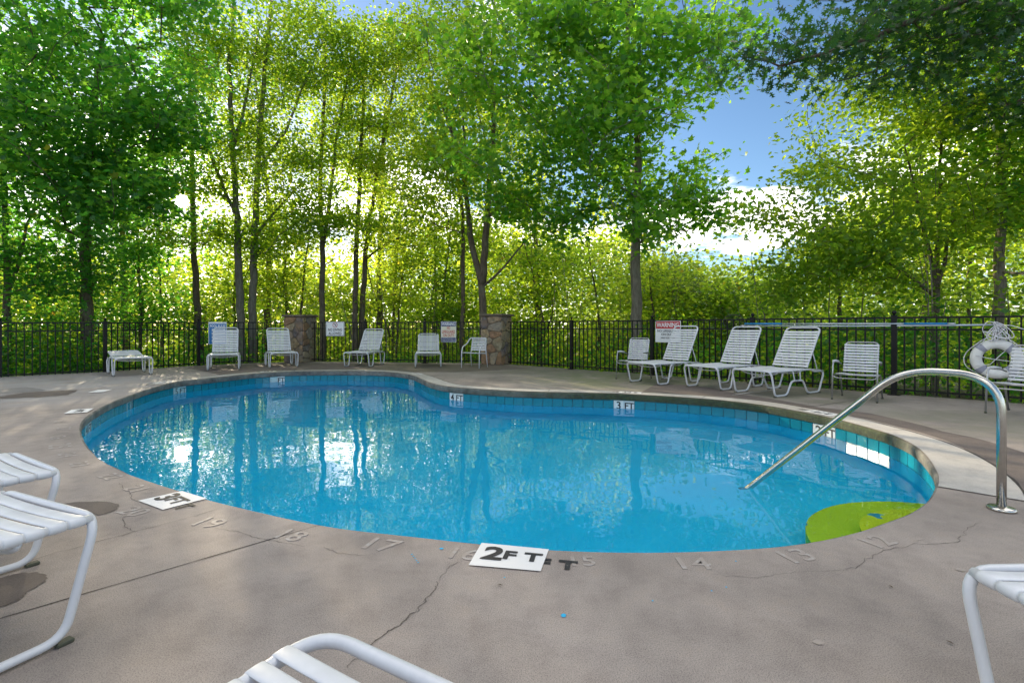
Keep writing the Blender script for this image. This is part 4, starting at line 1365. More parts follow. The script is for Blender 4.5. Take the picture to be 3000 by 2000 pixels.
tree("woodland_tree", "straight pale trunk rising right behind the life ring",
     [([T(2925, 9.6), at(2925, 900, 9.6), at(2932, 640, 9.6), at(2936, 420, 9.6), at(2918, 200, 9.6), at(2930, -50, 9.6)], 0.105, 0.045)],
     [((10.2, 9.2, 4.0), (1.8, 1.4, 1.8), 44), ((9.8, 9.6, 7.2), (2.2, 1.8, 1.6), 56), ((11.0, 8.6, 2.2), (1.2, 1.0, 1.2), 30)],
     ('maple', 0.125, 46, 0.32, 0.45, 'leaf_maple', 0.85, 0.35), 'bark_pale', 42, zmin=2.0)
tree("oak_tree", "dark pin oak with deeply cut leaves overhanging the photo's top right corner",
     [([(11.6, 5.6, -0.3), (11.5, 5.7, 3.0), (11.3, 5.8, 5.6), (11.0, 6.0, 9.0)], 0.24, 0.12), ([(11.35, 5.8, 5.0), (9.4, 6.6, 6.0), (7.0, 7.1, 5.9), (5.0, 7.3, 5.15), (4.0, 7.4, 4.9)], 0.10, 0.02), ([(11.2, 5.9, 6.4), (8.8, 7.6, 7.2), (6.0, 8.0, 6.9), (4.9, 8.2, 6.6)], 0.09, 0.02), ([(11.3, 5.8, 4.4), (9.6, 7.2, 5.0), (8.0, 8.0, 4.6)], 0.06, 0.02)],
     [((4.9, 7.3, 5.2), (1.7, 1.0, 0.55), 40), ((7.2, 7.3, 5.6), (1.9, 1.2, 0.7), 60), ((6.0, 8.0, 6.7), (1.8, 1.2, 0.8), 50), ((8.8, 7.2, 6.4), (1.8, 1.2, 0.9), 50), ((8.6, 7.9, 4.7), (1.3, 0.9, 0.5), 24)],
     ('oak', 0.145, 34, 0.27, 0.55, 'leaf_oak', 0.6, 0.5), 'bark', 43, 0.006, 0.1, zmin=4.0)

# trees further back, closing the gaps between the near crowns
def back_tree(label, x, y, h, w, seed, mat, lo=0.25):
    z0 = gz(x, y)
    rs = random.Random(seed)
    tree("background_tree", label,
         [([(x, y, z0), (x + rs.uniform(-.3, .3), y, z0 + h * 0.45), (x + rs.uniform(-.5, .5), y, z0 + h * 0.93)], 0.02 * h * 0.55, 0.03)],
         [((x, y, z0 + h * (lo + 0.22)), (w, w * 0.8, h * 0.22), 40), ((x, y, z0 + h * 0.74), (w * 0.85, w * 0.7, h * 0.26), 50)],
         ('rhomb', 0.16, 60, 0.50, 0.5, mat, 0.8, 0.35), 'bark', seed, 0.01, 0.4, zmin=z0 + h * 0.2, group="trees in the wood behind the fence")
back_tree("tall background tree seen between the dark maple and the leaning slender tree", -15.2, 19.5, 13.5, 3.0, 51, 'leaf_dark')
back_tree("background tree glowing yellow-green behind the close pair of pale trunks", -11.0, 22.0, 15.0, 3.2, 52, 'leaf_light')
back_tree("background tree seen between the forked tree and the leaning tree", -6.2, 23.0, 15.5, 3.4, 53, 'leaf_light')
back_tree("background tree rising behind the blue and red warning sign", -2.4, 22.0, 14.5, 3.2, 54, 'leaf_light')
back_tree("background tree filling the space between the many-stemmed tree and the big maple", 1.2, 20.5, 13.5, 3.2, 55, 'leaf_light')
back_tree("low background tree below the patch of blue sky", 7.4, 24.0, 6.4, 2.8, 56, 'leaf_light', 0.15)
back_tree("low background tree behind the big maple's trunk", 5.4, 18.5, 4.6, 2.4, 57, 'leaf_light', 0.12)
back_tree("tall background tree behind the yellow-green spreading tree", 15.0, 18.0, 11.5, 3.4, 58, 'leaf_mid')
back_tree("background tree at the photo's right edge behind the pale trunk", 17.0, 14.5, 10.5, 3.2, 59, 'leaf_mid')
back_tree("background tree behind the slim dark tree at the photo's left edge", -18.6, 17.5, 13.0, 3.2, 60, 'leaf_dark')

def low_tree(label, x, y, h, w, seed, mat):
    z0 = gz(x, y)
    rs = random.Random(seed)
    tree("understorey_tree", label,
         [([(x, y, z0), (x + rs.uniform(-.3, .3), y, z0 + h * 0.4), (x + rs.uniform(-.6, .6), y, z0 + h * 0.9)], 0.055, 0.02), ([(x, y, z0 + h * .18), (x + rs.uniform(-.9, .9), y, z0 + h * 0.5), (x + rs.uniform(-1.4, 1.4), y, z0 + h * 0.8)], 0.035, 0.012)],
         [((x, y, z0 + h * 0.45), (w, w * 0.7, h * 0.2), 38), ((x, y, z0 + h * 0.76), (w * 0.85, w * 0.6, h * 0.22), 38)],
         ('rhomb', 0.13, 66, 0.40, 0.42, mat, 0.85, 0.35), 'bark', seed, 0.006, 0.4, zmin=z0 + h * 0.15, group="understorey trees behind the fence")
low_tree("low understorey tree at the left, between the dark maple's trunk and the leaning slender tree", -12.4, 16.5, 6.0, 2.2, 81, 'leaf_dark')
low_tree("low understorey tree behind the close pair of pale trunks, glowing below the sun", -10.2, 18.5, 7.2, 2.3, 82, 'leaf_mid')
low_tree("low understorey tree between the pale pair of trunks and the forked tree", -8.1, 19.0, 7.4, 2.0, 83, 'leaf_light')
low_tree("low understorey tree behind the leaning tree right of the no diving sign", -4.6, 19.5, 7.0, 2.1, 84, 'leaf_light')
low_tree("low dark understorey tree behind the blue warning sign, left of the right pillar", -2.3, 17.6, 6.4, 1.9, 85, 'leaf_mid')
low_tree("low understorey tree between the right pillar and the big maple", 0.9, 16.6, 5.4, 2.0, 86, 'leaf_mid')
low_tree("low understorey tree just right of the big maple's trunk", 4.6, 15.2, 4.0, 1.7, 87, 'leaf_light')
low_tree("low understorey tree below the blue sky, behind the middle of the three loungers", 6.4, 14.5, 3.4, 1.5, 88, 'leaf_mid')

def slim_tree(label, px, Y, h, seed, mat='leaf_light'):
    x = (px - 1500) / F_PX * Y; z0 = gz(x, Y); rs = random.Random(seed)
    tree("slim_tree", label,
         [([(x, Y, z0), (x + rs.uniform(-.2, .2), Y, z0 + h * 0.4), (x + rs.uniform(-.6, .6), Y, z0 + h)], rs.uniform(0.05, 0.085), 0.02)],
         [((x, Y, z0 + h * 0.75), (1.3, 1.1, h * 0.25), 22)],
         ('rhomb', 0.15, 44, 0.4, 0.45, mat, 0.85, 0.35), 'bark', seed, 0.006, 0.4, zmin=z0 + h * 0.4, group="slim trees deep in the wood")
for lab, px_, Y_, h_, mt in (("slim tree deep in the wood between the left-edge tree and the dark maple", 120, 17.5, 7.5, 'leaf_dark'),
        ("slim tree deep in the wood right of the dark maple's trunk", 372, 19.0, 8.0, 'leaf_dark'),
        ("slim tree deep in the wood just left of the leaning slender tree", 470, 21.0, 8.5, 'leaf_mid'),
        ("slim tree deep in the wood between the close pair and the left pillar", 838, 20.0, 8.0, 'leaf_light'),
        ("slim tree deep in the wood behind the lounger right of the no diving sign", 1150, 21.0, 8.0, 'leaf_light'),
        ("slim tree deep in the wood just left of the navy warning sign", 1265, 20.0, 7.5, 'leaf_mid'),
        ("slim tree deep in the wood right of the right stone pillar", 1560, 19.5, 6.0, 'leaf_light'),
        ("slim tree deep in the wood left of the big maple's trunk", 1745, 19.0, 5.5, 'leaf_mid'),
        ("slim tree deep in the wood behind the metal-framed chair", 2480, 13.5, 4.6, 'leaf_mid'),
        ("slim tree in the wood between the spreading tree's stems and the pale trunk", 2840, 12.5, 6.5, 'leaf_mid')):
    slim_tree(lab, px_, Y_, h_, 900 + px_, mt)

# understorey behind the fence: nobody could count it
def mass(name, label, regions, leaf_size, mat, seed, per=46, spread=0.4, flat=0.6, kind='rhomb'):
    rs = np.random.RandomState(seed)
    C = np.concatenate(regions(rs))
    N_ = len(C)
    k = rs.poisson(per, N_)
    base = np.repeat(C, k, axis=0)
    g = rs.normal(0, 1, base.shape) * np.array((spread, spread, spread * flat))
    P = base + g
    o = g / (np.linalg.norm(g, axis=1)[:, None] + 1e-6)
    ob = obj(name, leaves_mesh(name, P, o, leaf_size, kind, M[mat], rs, 0.8, 0.35))
    tag(ob, label, kind="stuff")
    return ob
def along_fence(rs, n_, d0, d1, zlo, zhi, lo=0.0, hi=1.0):
    pts = [Vector((-14.5, 5.5, 0))] + FENCE_L + [PIL1, PIL2] + FENCE_R[1:] + [Vector((9.6, 3.0, 0))]
    L = [(pts[i + 1] - pts[i]).length for i in range(len(pts) - 1)]
    tot = sum(L); out = []
    for _ in range(n_):
        s = rs.uniform(lo, hi) * tot; i = 0
        while i < len(L) - 1 and s > L[i]:
            s -= L[i]; i += 1
        t = (pts[i + 1] - pts[i]).normalized()
        p = pts[i] + t * s + Vector((-t.y, t.x, 0)) * (d0 + (d1 - d0) * rs.uniform() ** 0.8)
        z0 = g_height(p.x, p.y)
        dd = (p - pts[i]).dot(Vector((-t.y, t.x, 0)))
        sunny = 0.45 if -11.0 < p.x < -1.5 and p.y > 12.5 else 1.0
        z = z0 + zlo + (zhi - zlo) * sunny * rs.uniform() * (0.35 + 0.65 * min(1, dd / 4.0))
        out.append((p.x, p.y, z))
    return np.array(out)
mass("undergrowth", "dense mid-green undergrowth and brambles right behind the fence pickets",
     lambda rs: [along_fence(rs, 420, 0.45, 4.5, 0.1, 2.3)], 0.115, 'leaf_mid', 71, 44, 0.34)
mass("undergrowth", "undergrowth low behind the fence pickets, leaf colour darkened for the shaded depth",
     lambda rs: [along_fence(rs, 420, 0.45, 4.0, 0.05, 1.9)], 0.12, 'leaf_dark', 75, 46, 0.34)  # darker leaf colour paints in the dark depth between the plants
mass("shrubbery", "sunlit yellow-green shrubs deeper in the wood behind the fence",
     lambda rs: [along_fence(rs, 600, 3.5, 11.0, 0.2, 4.4, 0.1, 0.9)], 0.15, 'leaf_light', 72, 46, 0.42)
mass("shrubbery", "leafy shrubs in a shade-darkened leaf colour behind the fence at the photo's left edge",
     lambda rs: [along_fence(rs, 330, 0.8, 6.0, 0.2, 3.8, 0.0, 0.36)], 0.14, 'leaf_dark', 73, 44, 0.4)  # shade at the left end is put into the dark leaf colour
def woods(rs):
    out = []
    for _ in range(4600):
        a = rs.uniform(-1.15, 1.15)
        Y = rs.uniform(24, 44)
        x = math.tan(a * 0.9) * Y if abs(a) < 1.1 else a * Y * 1.4
        u = x / Y
        lim = 0.115 if 0.3 < u < 0.66 else (0.28 if u > 0.66 else (0.135 if -1.05 < u < -0.22 else 0.185))
        z = -1.6 + rs.uniform() ** 1.3 * (1 + lim * Y + 1.6)
        out.append((x, Y, z))
    return [np.array(out)]
mass("distant_woods", "distant sunlit woodland closing the view behind the trees", woods, 0.32, 'leaf_light', 74, 38, 0.9)
# thin saplings and bare stems between fence and trees
rsap = random.Random(77)
sap = MB()
spts = along_fence(np.random.RandomState(78), 70, 0.6, 6.0, 0, 0)
for (x, y, z) in spts:
    h = rsap.uniform(1.6, 4.2)
    lean = (rsap.uniform(-0.5, 0.5), rsap.uniform(-0.3, 0.3))
    pts = [(x + lean[0] * t * t * h * 0.4 + rsap.uniform(-.03, .03), y + lean[1] * t * t * h * 0.4, z - 0.1 + h * t) for t in (0, .2, .4, .6, .8, 1)]
    r_ = rsap.uniform(0.008, 0.022)
    sap.tube(pts, [r_ * (1 - 0.14 * k) for k in range(6)], 5, caps=False)
tag(sap.build("undergrowth", M['bark_pale']), "thin bare sapling stems standing in the undergrowth", kind="stuff")
#@@PART3
# ------------------------------------------------------------------ pool furniture
def copy_thing(root, loc, rz, label):
    r = root.copy(); col.objects.link(r)
    r.location = loc; r.rotation_euler = (0, 0, rz); r["label"] = label
    def rec(src, dst):
        for ch in list(src.children):
            c = ch.copy(); col.objects.link(c); c.parent = dst
            rec(ch, c)
    rec(root, r)
    return r

TR_ = 0.0138
def strap_mesh(half, width, sag, r=TR_ + 0.0022, name="strap"):
    """vinyl strap: x = its width, y = across; wraps round both rails (rails at y=+-half, z=0)"""
    path = []
    for k in range(7):                       # around the outside of the left rail, from below to the top
        a = math.radians(-70 - 200 * k / 6) if False else math.radians(250 - 160 * k / 6)
        path.append((-half + r * math.cos(a), r * math.sin(a)))
    m_ = 8
    for k in range(1, m_):
        t = k / m_
        path.append((-half + 2 * half * t, r - sag * 4 * t * (1 - t)))
    path += [(-y, z) for (y, z) in path[:7][::-1]]
    th = 0.0026
    vs_, fs_ = [], []
    cols_ = (-width / 2, -width / 2 + 0.005, 0, width / 2 - 0.005, width / 2)
    crown = (-0.0022, 0.0, 0.0007, 0.0, -0.0022)
    N_ = len(path)
    for x, cz in zip(cols_, crown):
        for i, (y, z) in enumerate(path):
            p0 = path[max(i - 1, 0)]; p1 = path[min(i + 1, N_ - 1)]
            ty, tz = p1[0] - p0[0], p1[1] - p0[1]
            L = math.hypot(ty, tz) + 1e-9
            vs_.append((x, y - tz / L * cz, z + ty / L * cz))
    for c in range(4):
        for i in range(N_ - 1):
            fs_.append((c * N_ + i, (c + 1) * N_ + i, (c + 1) * N_ + i + 1, c * N_ + i + 1))
    k0 = len(vs_)
    for x in (cols_[0], cols_[-1]):            # underside
        for i, (y, z) in enumerate(path):
            p0 = path[max(i - 1, 0)]; p1 = path[min(i + 1, N_ - 1)]
            ty, tz = p1[0] - p0[0], p1[1] - p0[1]
            L = math.hypot(ty, tz) + 1e-9
            vs_.append((x, y + tz / L * (th + 0.002), z - ty / L * (th + 0.002)))
    for i in range(N_ - 1):
        fs_.append((k0 + i, k0 + i + 1, k0 + N_ + i + 1, k0 + N_ + i))
        fs_.append((i, i + 1, k0 + i + 1, k0 + i))
        fs_.append((4 * N_ + i, k0 + N_ + i, k0 + N_ + i + 1, 4 * N_ + i + 1))
    mbx = MB(); mbx.add(vs_, fs_, True)
    return mbx.mesh(name, M['vinyl'])

SEAT_H, HALF, LEN, HINGE, BACK = 0.365, 0.315, 1.36, 0.95, 0.74
SEAT_STRAP = strap_mesh(HALF - 0.022, 0.0475, 0.009)
BACK_STRAP = strap_mesh(HALF - 0.048, 0.037, 0.004)
def lounger(loc, dirv, back_deg, label, bridge=False, n_side=8, seat_gap=0.053, proto={}):
    rz = math.atan2(dirv[1], dirv[0])
    root = empty("sun_lounger", (loc[0], loc[1], 0), rz)
    tag(root, label, "sun lounger", "white strap sun loungers around the pool")
    key = (bridge,)
    if key not in proto:
        d = {}
        z0 = TR_ + 0.006
        # foot arch: skid - leg - foot bar - leg - skid, one bent tube
        def side(s):
            if bridge:
                return [(0.66, s * HALF, 0.215), (0.50, s * HALF, 0.215), (0.38, s * HALF, z0), (0.10, s * HALF, z0), (0.012, s * HALF, SEAT_H + 0.004)]
            return [(0.52, s * (HALF - 0.02), SEAT_H - 0.02), (0.44, s * HALF, SEAT_H - 0.03), (0.36, s * HALF, z0), (0.10, s * HALF, z0), (0.012, s * HALF, SEAT_H + 0.004)]
        path = side(1) + side(-1)[::-1]
        d['foot_arch'] = MB().tube(fillet(path, {1: 0.05, 2: 0.06, 3: 0.06, 4: 0.075, 5: 0.075, 6: 0.06, 7: 0.06, 8: 0.05}, 6), TR_, 10).mesh("foot_arch", M['frame_white'])
        def rside(s):
            e = LEN - 0.012
            if bridge:
                return [(0.66, s * HALF, 0.215), (0.78, s * HALF, 0.215), (0.90, s * HALF, z0), (1.20, s * HALF, z0), (e, s * HALF, SEAT_H - 0.03)]
            return [(0.84, s * (HALF - 0.02), SEAT_H - 0.02), (0.92, s * HALF, SEAT_H - 0.03), (1.0, s * HALF, z0), (1.24, s * HALF, z0), (e, s * HALF, SEAT_H - 0.03)]
        path = rside(1) + rside(-1)[::-1]
        d['head_arch'] = MB().tube(fillet(path, {1: 0.05, 2: 0.06, 3: 0.06, 4: 0.09, 5: 0.09, 6: 0.06, 7: 0.06, 8: 0.05}, 6), TR_, 10).mesh("head_arch", M['frame_white'])
        hi = HALF - 0.022
        for s in (1, -1):
            d['seat_rail%d' % s] = MB().tube([(0.016, s * hi, SEAT_H), (LEN * 0.5, s * hi, SEAT_H), (HINGE + 0.06, s * hi, SEAT_H), (HINGE + 0.16, s * hi, SEAT_H - 0.035), (LEN - 0.03, s * (hi + 0.01), SEAT_H - 0.035)], TR_, 10).mesh("seat_rail", M['frame_white'])
        # bowed stretcher under the seat
        pts = [(0.20, hi * math.cos(a), SEAT_H - 0.012 - 0.055 * math.sin(a)) for a in np.linspace(0, math.pi, 11)]
        d['stretcher'] = MB().tube(pts, 0.009, 8).mesh("stretcher", M['frame_white'])
        if bridge:
            d['bridge'] = [MB().tube([(x, s * HALF, 0.215), (x - 0.02 if x < .65 else x + 0.02, s * hi, SEAT_H)], 0.009, 8).mesh("bridge_strut", M['frame_white']) for s in (1, -1) for x in (0.58, 0.72)]
        bi = HALF - 0.048
        path = [(0.03, bi, 0), (BACK, bi, 0), (BACK, -bi, 0), (0.03, -bi, 0)]
        d['back_frame'] = MB().tube(fillet(path, 0.085, 8), TR_, 10).mesh("back_frame", M['frame_white'])
        path = [(0.36, bi - 0.03, -0.014), (0.52, bi - 0.05, -0.36), (0.52, -bi + 0.05, -0.36), (0.36, -bi + 0.03, -0.014)]
        d['foot'] = MB().box((0, 0, 0), (0.045, 0.03, 0.014), bevel=0.003).mesh("foot_cap", M['foot'])
        proto[key] = d
    d = proto[key]
    obj("foot_arch", d['foot_arch'], root)
    obj("head_arch", d['head_arch'], root)
    obj("seat_rail", d['seat_rail1'], root); obj("seat_rail", d['seat_rail-1'], root)
    obj("stretcher", d['stretcher'], root)
    o = obj("stretcher", d['stretcher'], root, (0.58, 0, 0))
    for me_ in d.get('bridge', []): obj("bridge_strut", me_, root)
    for x in (0.10, 0.36, 0.98 if not bridge else 0.92, 1.22):
        for s in (1, -1):
            obj("foot_cap", d['foot'], root, (x, s * HALF, 0.0072))
    ns = int((HINGE - 0.05) / seat_gap)
    for k in range(ns):
        obj("strap", SEAT_STRAP, root, (0.058 + k * seat_gap + RNG.uniform(-.002, .002), 0, SEAT_H))
    a = math.radians(back_deg)
    bk = obj("backrest", d['back_frame'], root, (HINGE, 0, SEAT_H + 0.004), (0, -a, 0))
    nbk = 13
    for k in range(nbk):
        obj("strap", BACK_STRAP, bk, (0.045 + k * 0.0505 + RNG.uniform(-.002, .002), 0, 0), (0, RNG.uniform(-.03, .03), RNG.uniform(-.004, .004)))
    # prop that holds the backrest
    if back_deg > 12:
        px, pz = HINGE + 0.34 * math.cos(a), SEAT_H + 0.34 * math.sin(a)
        bi = HALF - 0.06
        ex = min(LEN - 0.06, px + 0.14)
        MB().tube(fillet([(px, bi, pz - 0.01), (ex, bi, SEAT_H - 0.02), (ex, -bi, SEAT_H - 0.02), (px, -bi, pz - 0.01)], 0.04, 4), 0.008, 8).build("prop", M['frame_white'], root)
    return root

def unit(x, y):
    L = math.hypot(x, y); return (x / L, y / L)
lounger((-7.80, 10.22), unit(-0.70, 0.71), 7, "white strap lounger lying flat by the fence, dappled with sunlight")
lounger((-6.67, 11.42), unit(-0.46, 0.89), 57, "white strap lounger in front of the blue pool rules sign")
lounger((-5.64, 12.28), unit(-0.53, 0.85), 55, "white strap lounger in front of the left stone pillar")
lounger((-3.92, 12.40), unit(0.06, 0.99), 52, "white strap lounger just right of the no diving sign")
lounger((-2.07, 12.22), unit(-0.16, 0.985), 38, "white strap lounger with lowered backrest beside the blue warning sign")
lounger((2.26, 8.74), unit(0.83, 0.56), 62, "white strap lounger covering the red warning sign, first of the three by the fence")
lounger((3.04, 8.02), unit(0.84, 0.54), 60, "white strap lounger, middle one of the three standing side by side")
lounger((3.50, 7.27), unit(0.87, 0.49), 58, "white strap lounger nearest the metal-framed chair, third of the three by the fence", bridge=True)
# near the camera
def near_lounger(corner, other_dir, label, bridge=False, back=50):
    """corner: right-hand foot corner (plan), other_dir: direction along the foot bar to the other corner"""
    o = Vector((*unit(*other_dir), 0))
    c = Vector((*corner, 0)) + o * HALF
    dv = Vector((-o.y, o.x, 0))
    if dv.y > 0: dv = -dv
    return lounger((c.x, c.y), (dv.x, dv.y), back, label, bridge)
near_lounger((-1.375, 1.655), (-0.489, 0.218), "close white strap lounger at the photo's lower left, worn paint on its leg", back=45)
near_lounger((-1.965, 2.165), (-0.414, 0.250), "white strap lounger further back at the left edge, only its foot end showing", back=45)
near_lounger((1.175, 1.30), (0.99, 0.03), "white strap lounger cut off by the photo's lower right corner", back=45)
# lounger lying flat whose head end shows at the bottom edge
hd = Vector((*unit(-0.239, 0.14), 0))          # along the head bar, right to left
ax = Vector((-hd.y, hd.x, 0))
if ax.y > 0: ax = -ax                          # away from the head, towards the camera
corner = Vector((-0.385, 1.005, 0))             # head corner at the left
hc_ = corner - hd * (HALF - 0.048)
dv = -ax
fo = hc_ + ax * (HINGE + BACK)
lounger((fo.x, fo.y), (dv.x, dv.y), 1.0, "white strap lounger lying flat, its rounded head end at the bottom of the photo")

# ---- chairs
CS = strap_mesh(0.21, 0.036, 0.010, r=0.0135)
CSB = strap_mesh(0.195, 0.029, 0.004, r=0.0135)
def high_back_chair(loc, back_dir, label):
    rz = math.atan2(back_dir[1], back_dir[0])
    root = empty("strap_chair", (loc[0], loc[1], 0), rz)
    tag(root, label, "chair", "grey metal chairs with white straps")
    A, r = M['aluminium'], 0.0105
    for s in (1, -1):
        # front leg, arm and rear support in one tube; x runs from front (0) to back
        MB().tube(fillet([(-0.02, s * 0.255, 0.0), (0.02, s * 0.255, 0.44), (0.05, s * 0.255, 0.525), (0.36, s * 0.25, 0.50), (0.45, s * 0.235, 0.47)], 0.045, 5), r, 9).build("front_leg", A, root)
        MB().tube(fillet([(0.52, s * 0.24, 0.0), (0.40, s * 0.235, 0.34), (0.10, s * 0.24, 0.34)], 0.06, 5), r, 9).build("rear_leg", A, root)
        MB().tube([(0.05, s * 0.252, 0.532), (0.20, s * 0.252, 0.530), (0.34, s * 0.25, 0.515)], 0.014, 8).build("armrest", M['frame_white'], root)
        MB().tube([(0.0, s * 0.21, 0.352), (0.42, s * 0.21, 0.335)], 0.011, 8).build("seat_rail", A, root)
    MB().tube(fillet([(0.015, 0.255, 0.325), (0.0, 0.20, 0.30), (0.0, -0.20, 0.30), (0.015, -0.255, 0.325)], 0.03, 4), 0.009, 8).build("stretcher", A, root)
    MB().tube([(0.0, 0.22, 0.352), (0.0, -0.22, 0.352)], 0.011, 8).build("seat_front_bar", A, root)
    t = math.radians(16)
    L = 0.47
    bt = MB().tube(fillet([(0, 0.195, 0), (L, 0.195, 0), (L, -0.195, 0), (0, -0.195, 0)], 0.06, 6), 0.0105, 9)
    bk = bt.build("backrest", A, root)
    bk.location = (0.40, 0, 0.335); bk.rotation_euler = (0, -(math.pi / 2 - t), 0)
    for k in range(10):
        obj("strap", CSB, bk, (0.05 + k * 0.0415, 0, 0))
    for k in range(8):
        obj("strap", CS, root, (0.035 + k * 0.046, 0, 0.351 - k * 0.0019))
    for x, y in ((-0.02, .255), (-0.02, -.255), (0.52, .24), (0.52, -.24)):
        MB().lathe([(0.013, 0), (0.0135, 0.02), (0.011, 0.022)], (x, y, 0.0), 8).build("foot_cap", M['foot'], root)
    return root
high_back_chair((2.24, 9.48), unit(0.60, 0.80), "grey metal chair with white straps half hidden behind the first of the three loungers")
high_back_chair((4.66, 6.74), unit(0.70, 0.71), "grey metal chair with white straps standing alone by a fence post")
high_back_chair((5.66, 5.56), unit(0.90, 0.44), "grey metal chair with white straps in front of the life ring")

def arm_chair(loc, back_dir, label):
    rz = math.atan2(back_dir[1], back_dir[0])
    root = empty("armchair", (loc[0], loc[1], 0), rz)
    tag(root, label, "chair")
    W = M['frame_white']; r = 0.0135
    path = []
    for s in (1, -1):
        p = [(-0.01, s * 0.25, 0.0), (0.0, s * 0.25, 0.40), (0.06, s * 0.255, 0.53), (0.26, s * 0.25, 0.585), (0.40, s * 0.235, 0.735)]
        path = p if s == 1 else path + p[::-1]
    MB().tube(fillet(path, {1: 0.05, 2: 0.07, 3: 0.08, 4: 0.06, 5: 0.06, 6: 0.08, 7: 0.07, 8: 0.05}, 6), r, 10).build("arm_frame", W, root)
    for s in (1, -1):
        MB().tube(fillet([(0.46, s * 0.23, 0.0), (0.40, s * 0.225, 0.34), (0.41, s * 0.205, 0.45), (0.455, s * 0.195, 0.735)], 0.08, 5), 0.012, 9).build("rear_leg", W, root)
        MB().tube([(0.0, s * 0.21, 0.375), (0.40, s * 0.21, 0.35)], 0.012, 8).build("seat_rail", W, root)
    MB().tube([(0.0, 0.245, 0.375), (0.0, -0.245, 0.375)], 0.012, 8).build("seat_front_bar", W, root)
    MB().tube([(0.40, 0.22, 0.345), (0.40, -0.22, 0.345)], 0.012, 8).build("seat_back_bar", W, root)
    for k in range(7):
        obj("strap", CS, root, (0.05 + k * 0.05, 0, 0.373 - k * 0.003))
    t = math.radians(11)
    for k in range(8):
        u = 0.045 + k * 0.041
        obj("strap", CSB, root, (0.405 + u * math.sin(t), 0, 0.385 + u * math.cos(t)), (0, -(math.pi / 2 - t), 0))
    return root
arm_chair((-1.02, 12.16), unit(0.42, 0.90), "white metal armchair with curved arms in front of the right stone pillar")

# ------------------------------------------------------------------ handrail
hr = empty("pool_handrail", (2.685, 2.715, 0)); tag(hr, "curved stainless steel handrail leading down into the pool", "handrail")
p0 = Vector((2.685, 2.715, 0)); dv = Vector((-0.891, 1.039, 0)); Lh = dv.length; du = dv / Lh
def hp(t, z): return tuple(du * (t * Lh) + Vector((0, 0, z)))
path = [hp(0, 0.0), hp(0, 0.735), hp(0.32, 0.742), hp(1.0, -0.216), hp(1.045, -0.28)]
MB().tube(fillet(path, {1: 0.21, 2: 0.17, 3: 0.02}, 10), 0.0212, 20).build("rail", M['steel'], hr)
MB().lathe([(0.062, 0.0), (0.063, 0.012), (0.056, 0.018), (0.030, 0.020), (0.024, 0.024)], n=28).build("flange", M['steel'], hr)

# ------------------------------------------------------------------ life ring, rope, poles, net
fdir = (FENCE_R[5] - FENCE_R[4]).normalized()
fn = Vector((fdir.y, -fdir.x, 0))                # towards the pool
if fn.y > 0: fn = -fn
rp_ = FENCE_R[4] + fdir * 1.08 + fn * 0.10
ringR = empty("life_ring", (rp_.x, rp_.y, 0.585), math.atan2(fdir.y, fdir.x))
tag(ringR, "white life ring with grey bands hanging on the fence", "life ring")
R0, r0 = 0.198, 0.062
vs_, fs_ = [], []
for i in range(40):
    a = 2 * math.pi * i / 40
    for k in range(14):
        b = 2 * math.pi * k / 14
        vs_.append(((R0 + r0 * math.cos(b)) * math.cos(a), r0 * 0.85 * math.sin(b), (R0 + r0 * math.cos(b)) * math.sin(a)))
for i in range(40):
    for k in range(14):
        fs_.append((i * 14 + k, i * 14 + (k + 1) % 14, ((i + 1) % 40) * 14 + (k + 1) % 14, ((i + 1) % 40) * 14 + k))
MB().add(vs_, fs_, True).build("ring_body", M['buoy'], ringR)
for q in range(4):
    a0 = math.radians(45 + 90 * q - 9)
    vs_, fs_ = [], []
    for i in range(6):
        a = a0 + math.radians(18) * i / 5
        for k in range(14):
            b = 2 * math.pi * k / 14
            rr = r0 * 1.05
            vs_.append(((R0 + rr * math.cos(b)) * math.cos(a), rr * 0.85 * math.sin(b), (R0 + rr * math.cos(b)) * math.sin(a)))
    for i in range(5):
        for k in range(14):
            fs_.append((i * 14 + k, i * 14 + (k + 1) % 14, (i + 1) * 14 + (k + 1) % 14, (i + 1) * 14 + k))
    MB().add(vs_, fs_, True).build("band", M['buoy_band'], ringR)
# grab line looped from band to band
pts = []
for i in range(96):
    a = 2 * math.pi * i / 96
    sag = abs(math.sin(2 * (a - math.pi / 4)))
    pts.append(((R0 + r0 + 0.012 + 0.045 * sag ** 1.5) * math.cos(a), 0.02 * math.sin(7 * a) - 0.01, (R0 + r0 + 0.012 + 0.045 * sag ** 1.5) * math.sin(a) - 0.02 * sag))
MB().tube(pts, 0.0055, 6, closed=True).build("grab_line", M['rope'], ringR)
tx = [("RESCUE", 0.026)]
tm = text_mesh("- - - - - -", 0.018, M['buoy_band'])
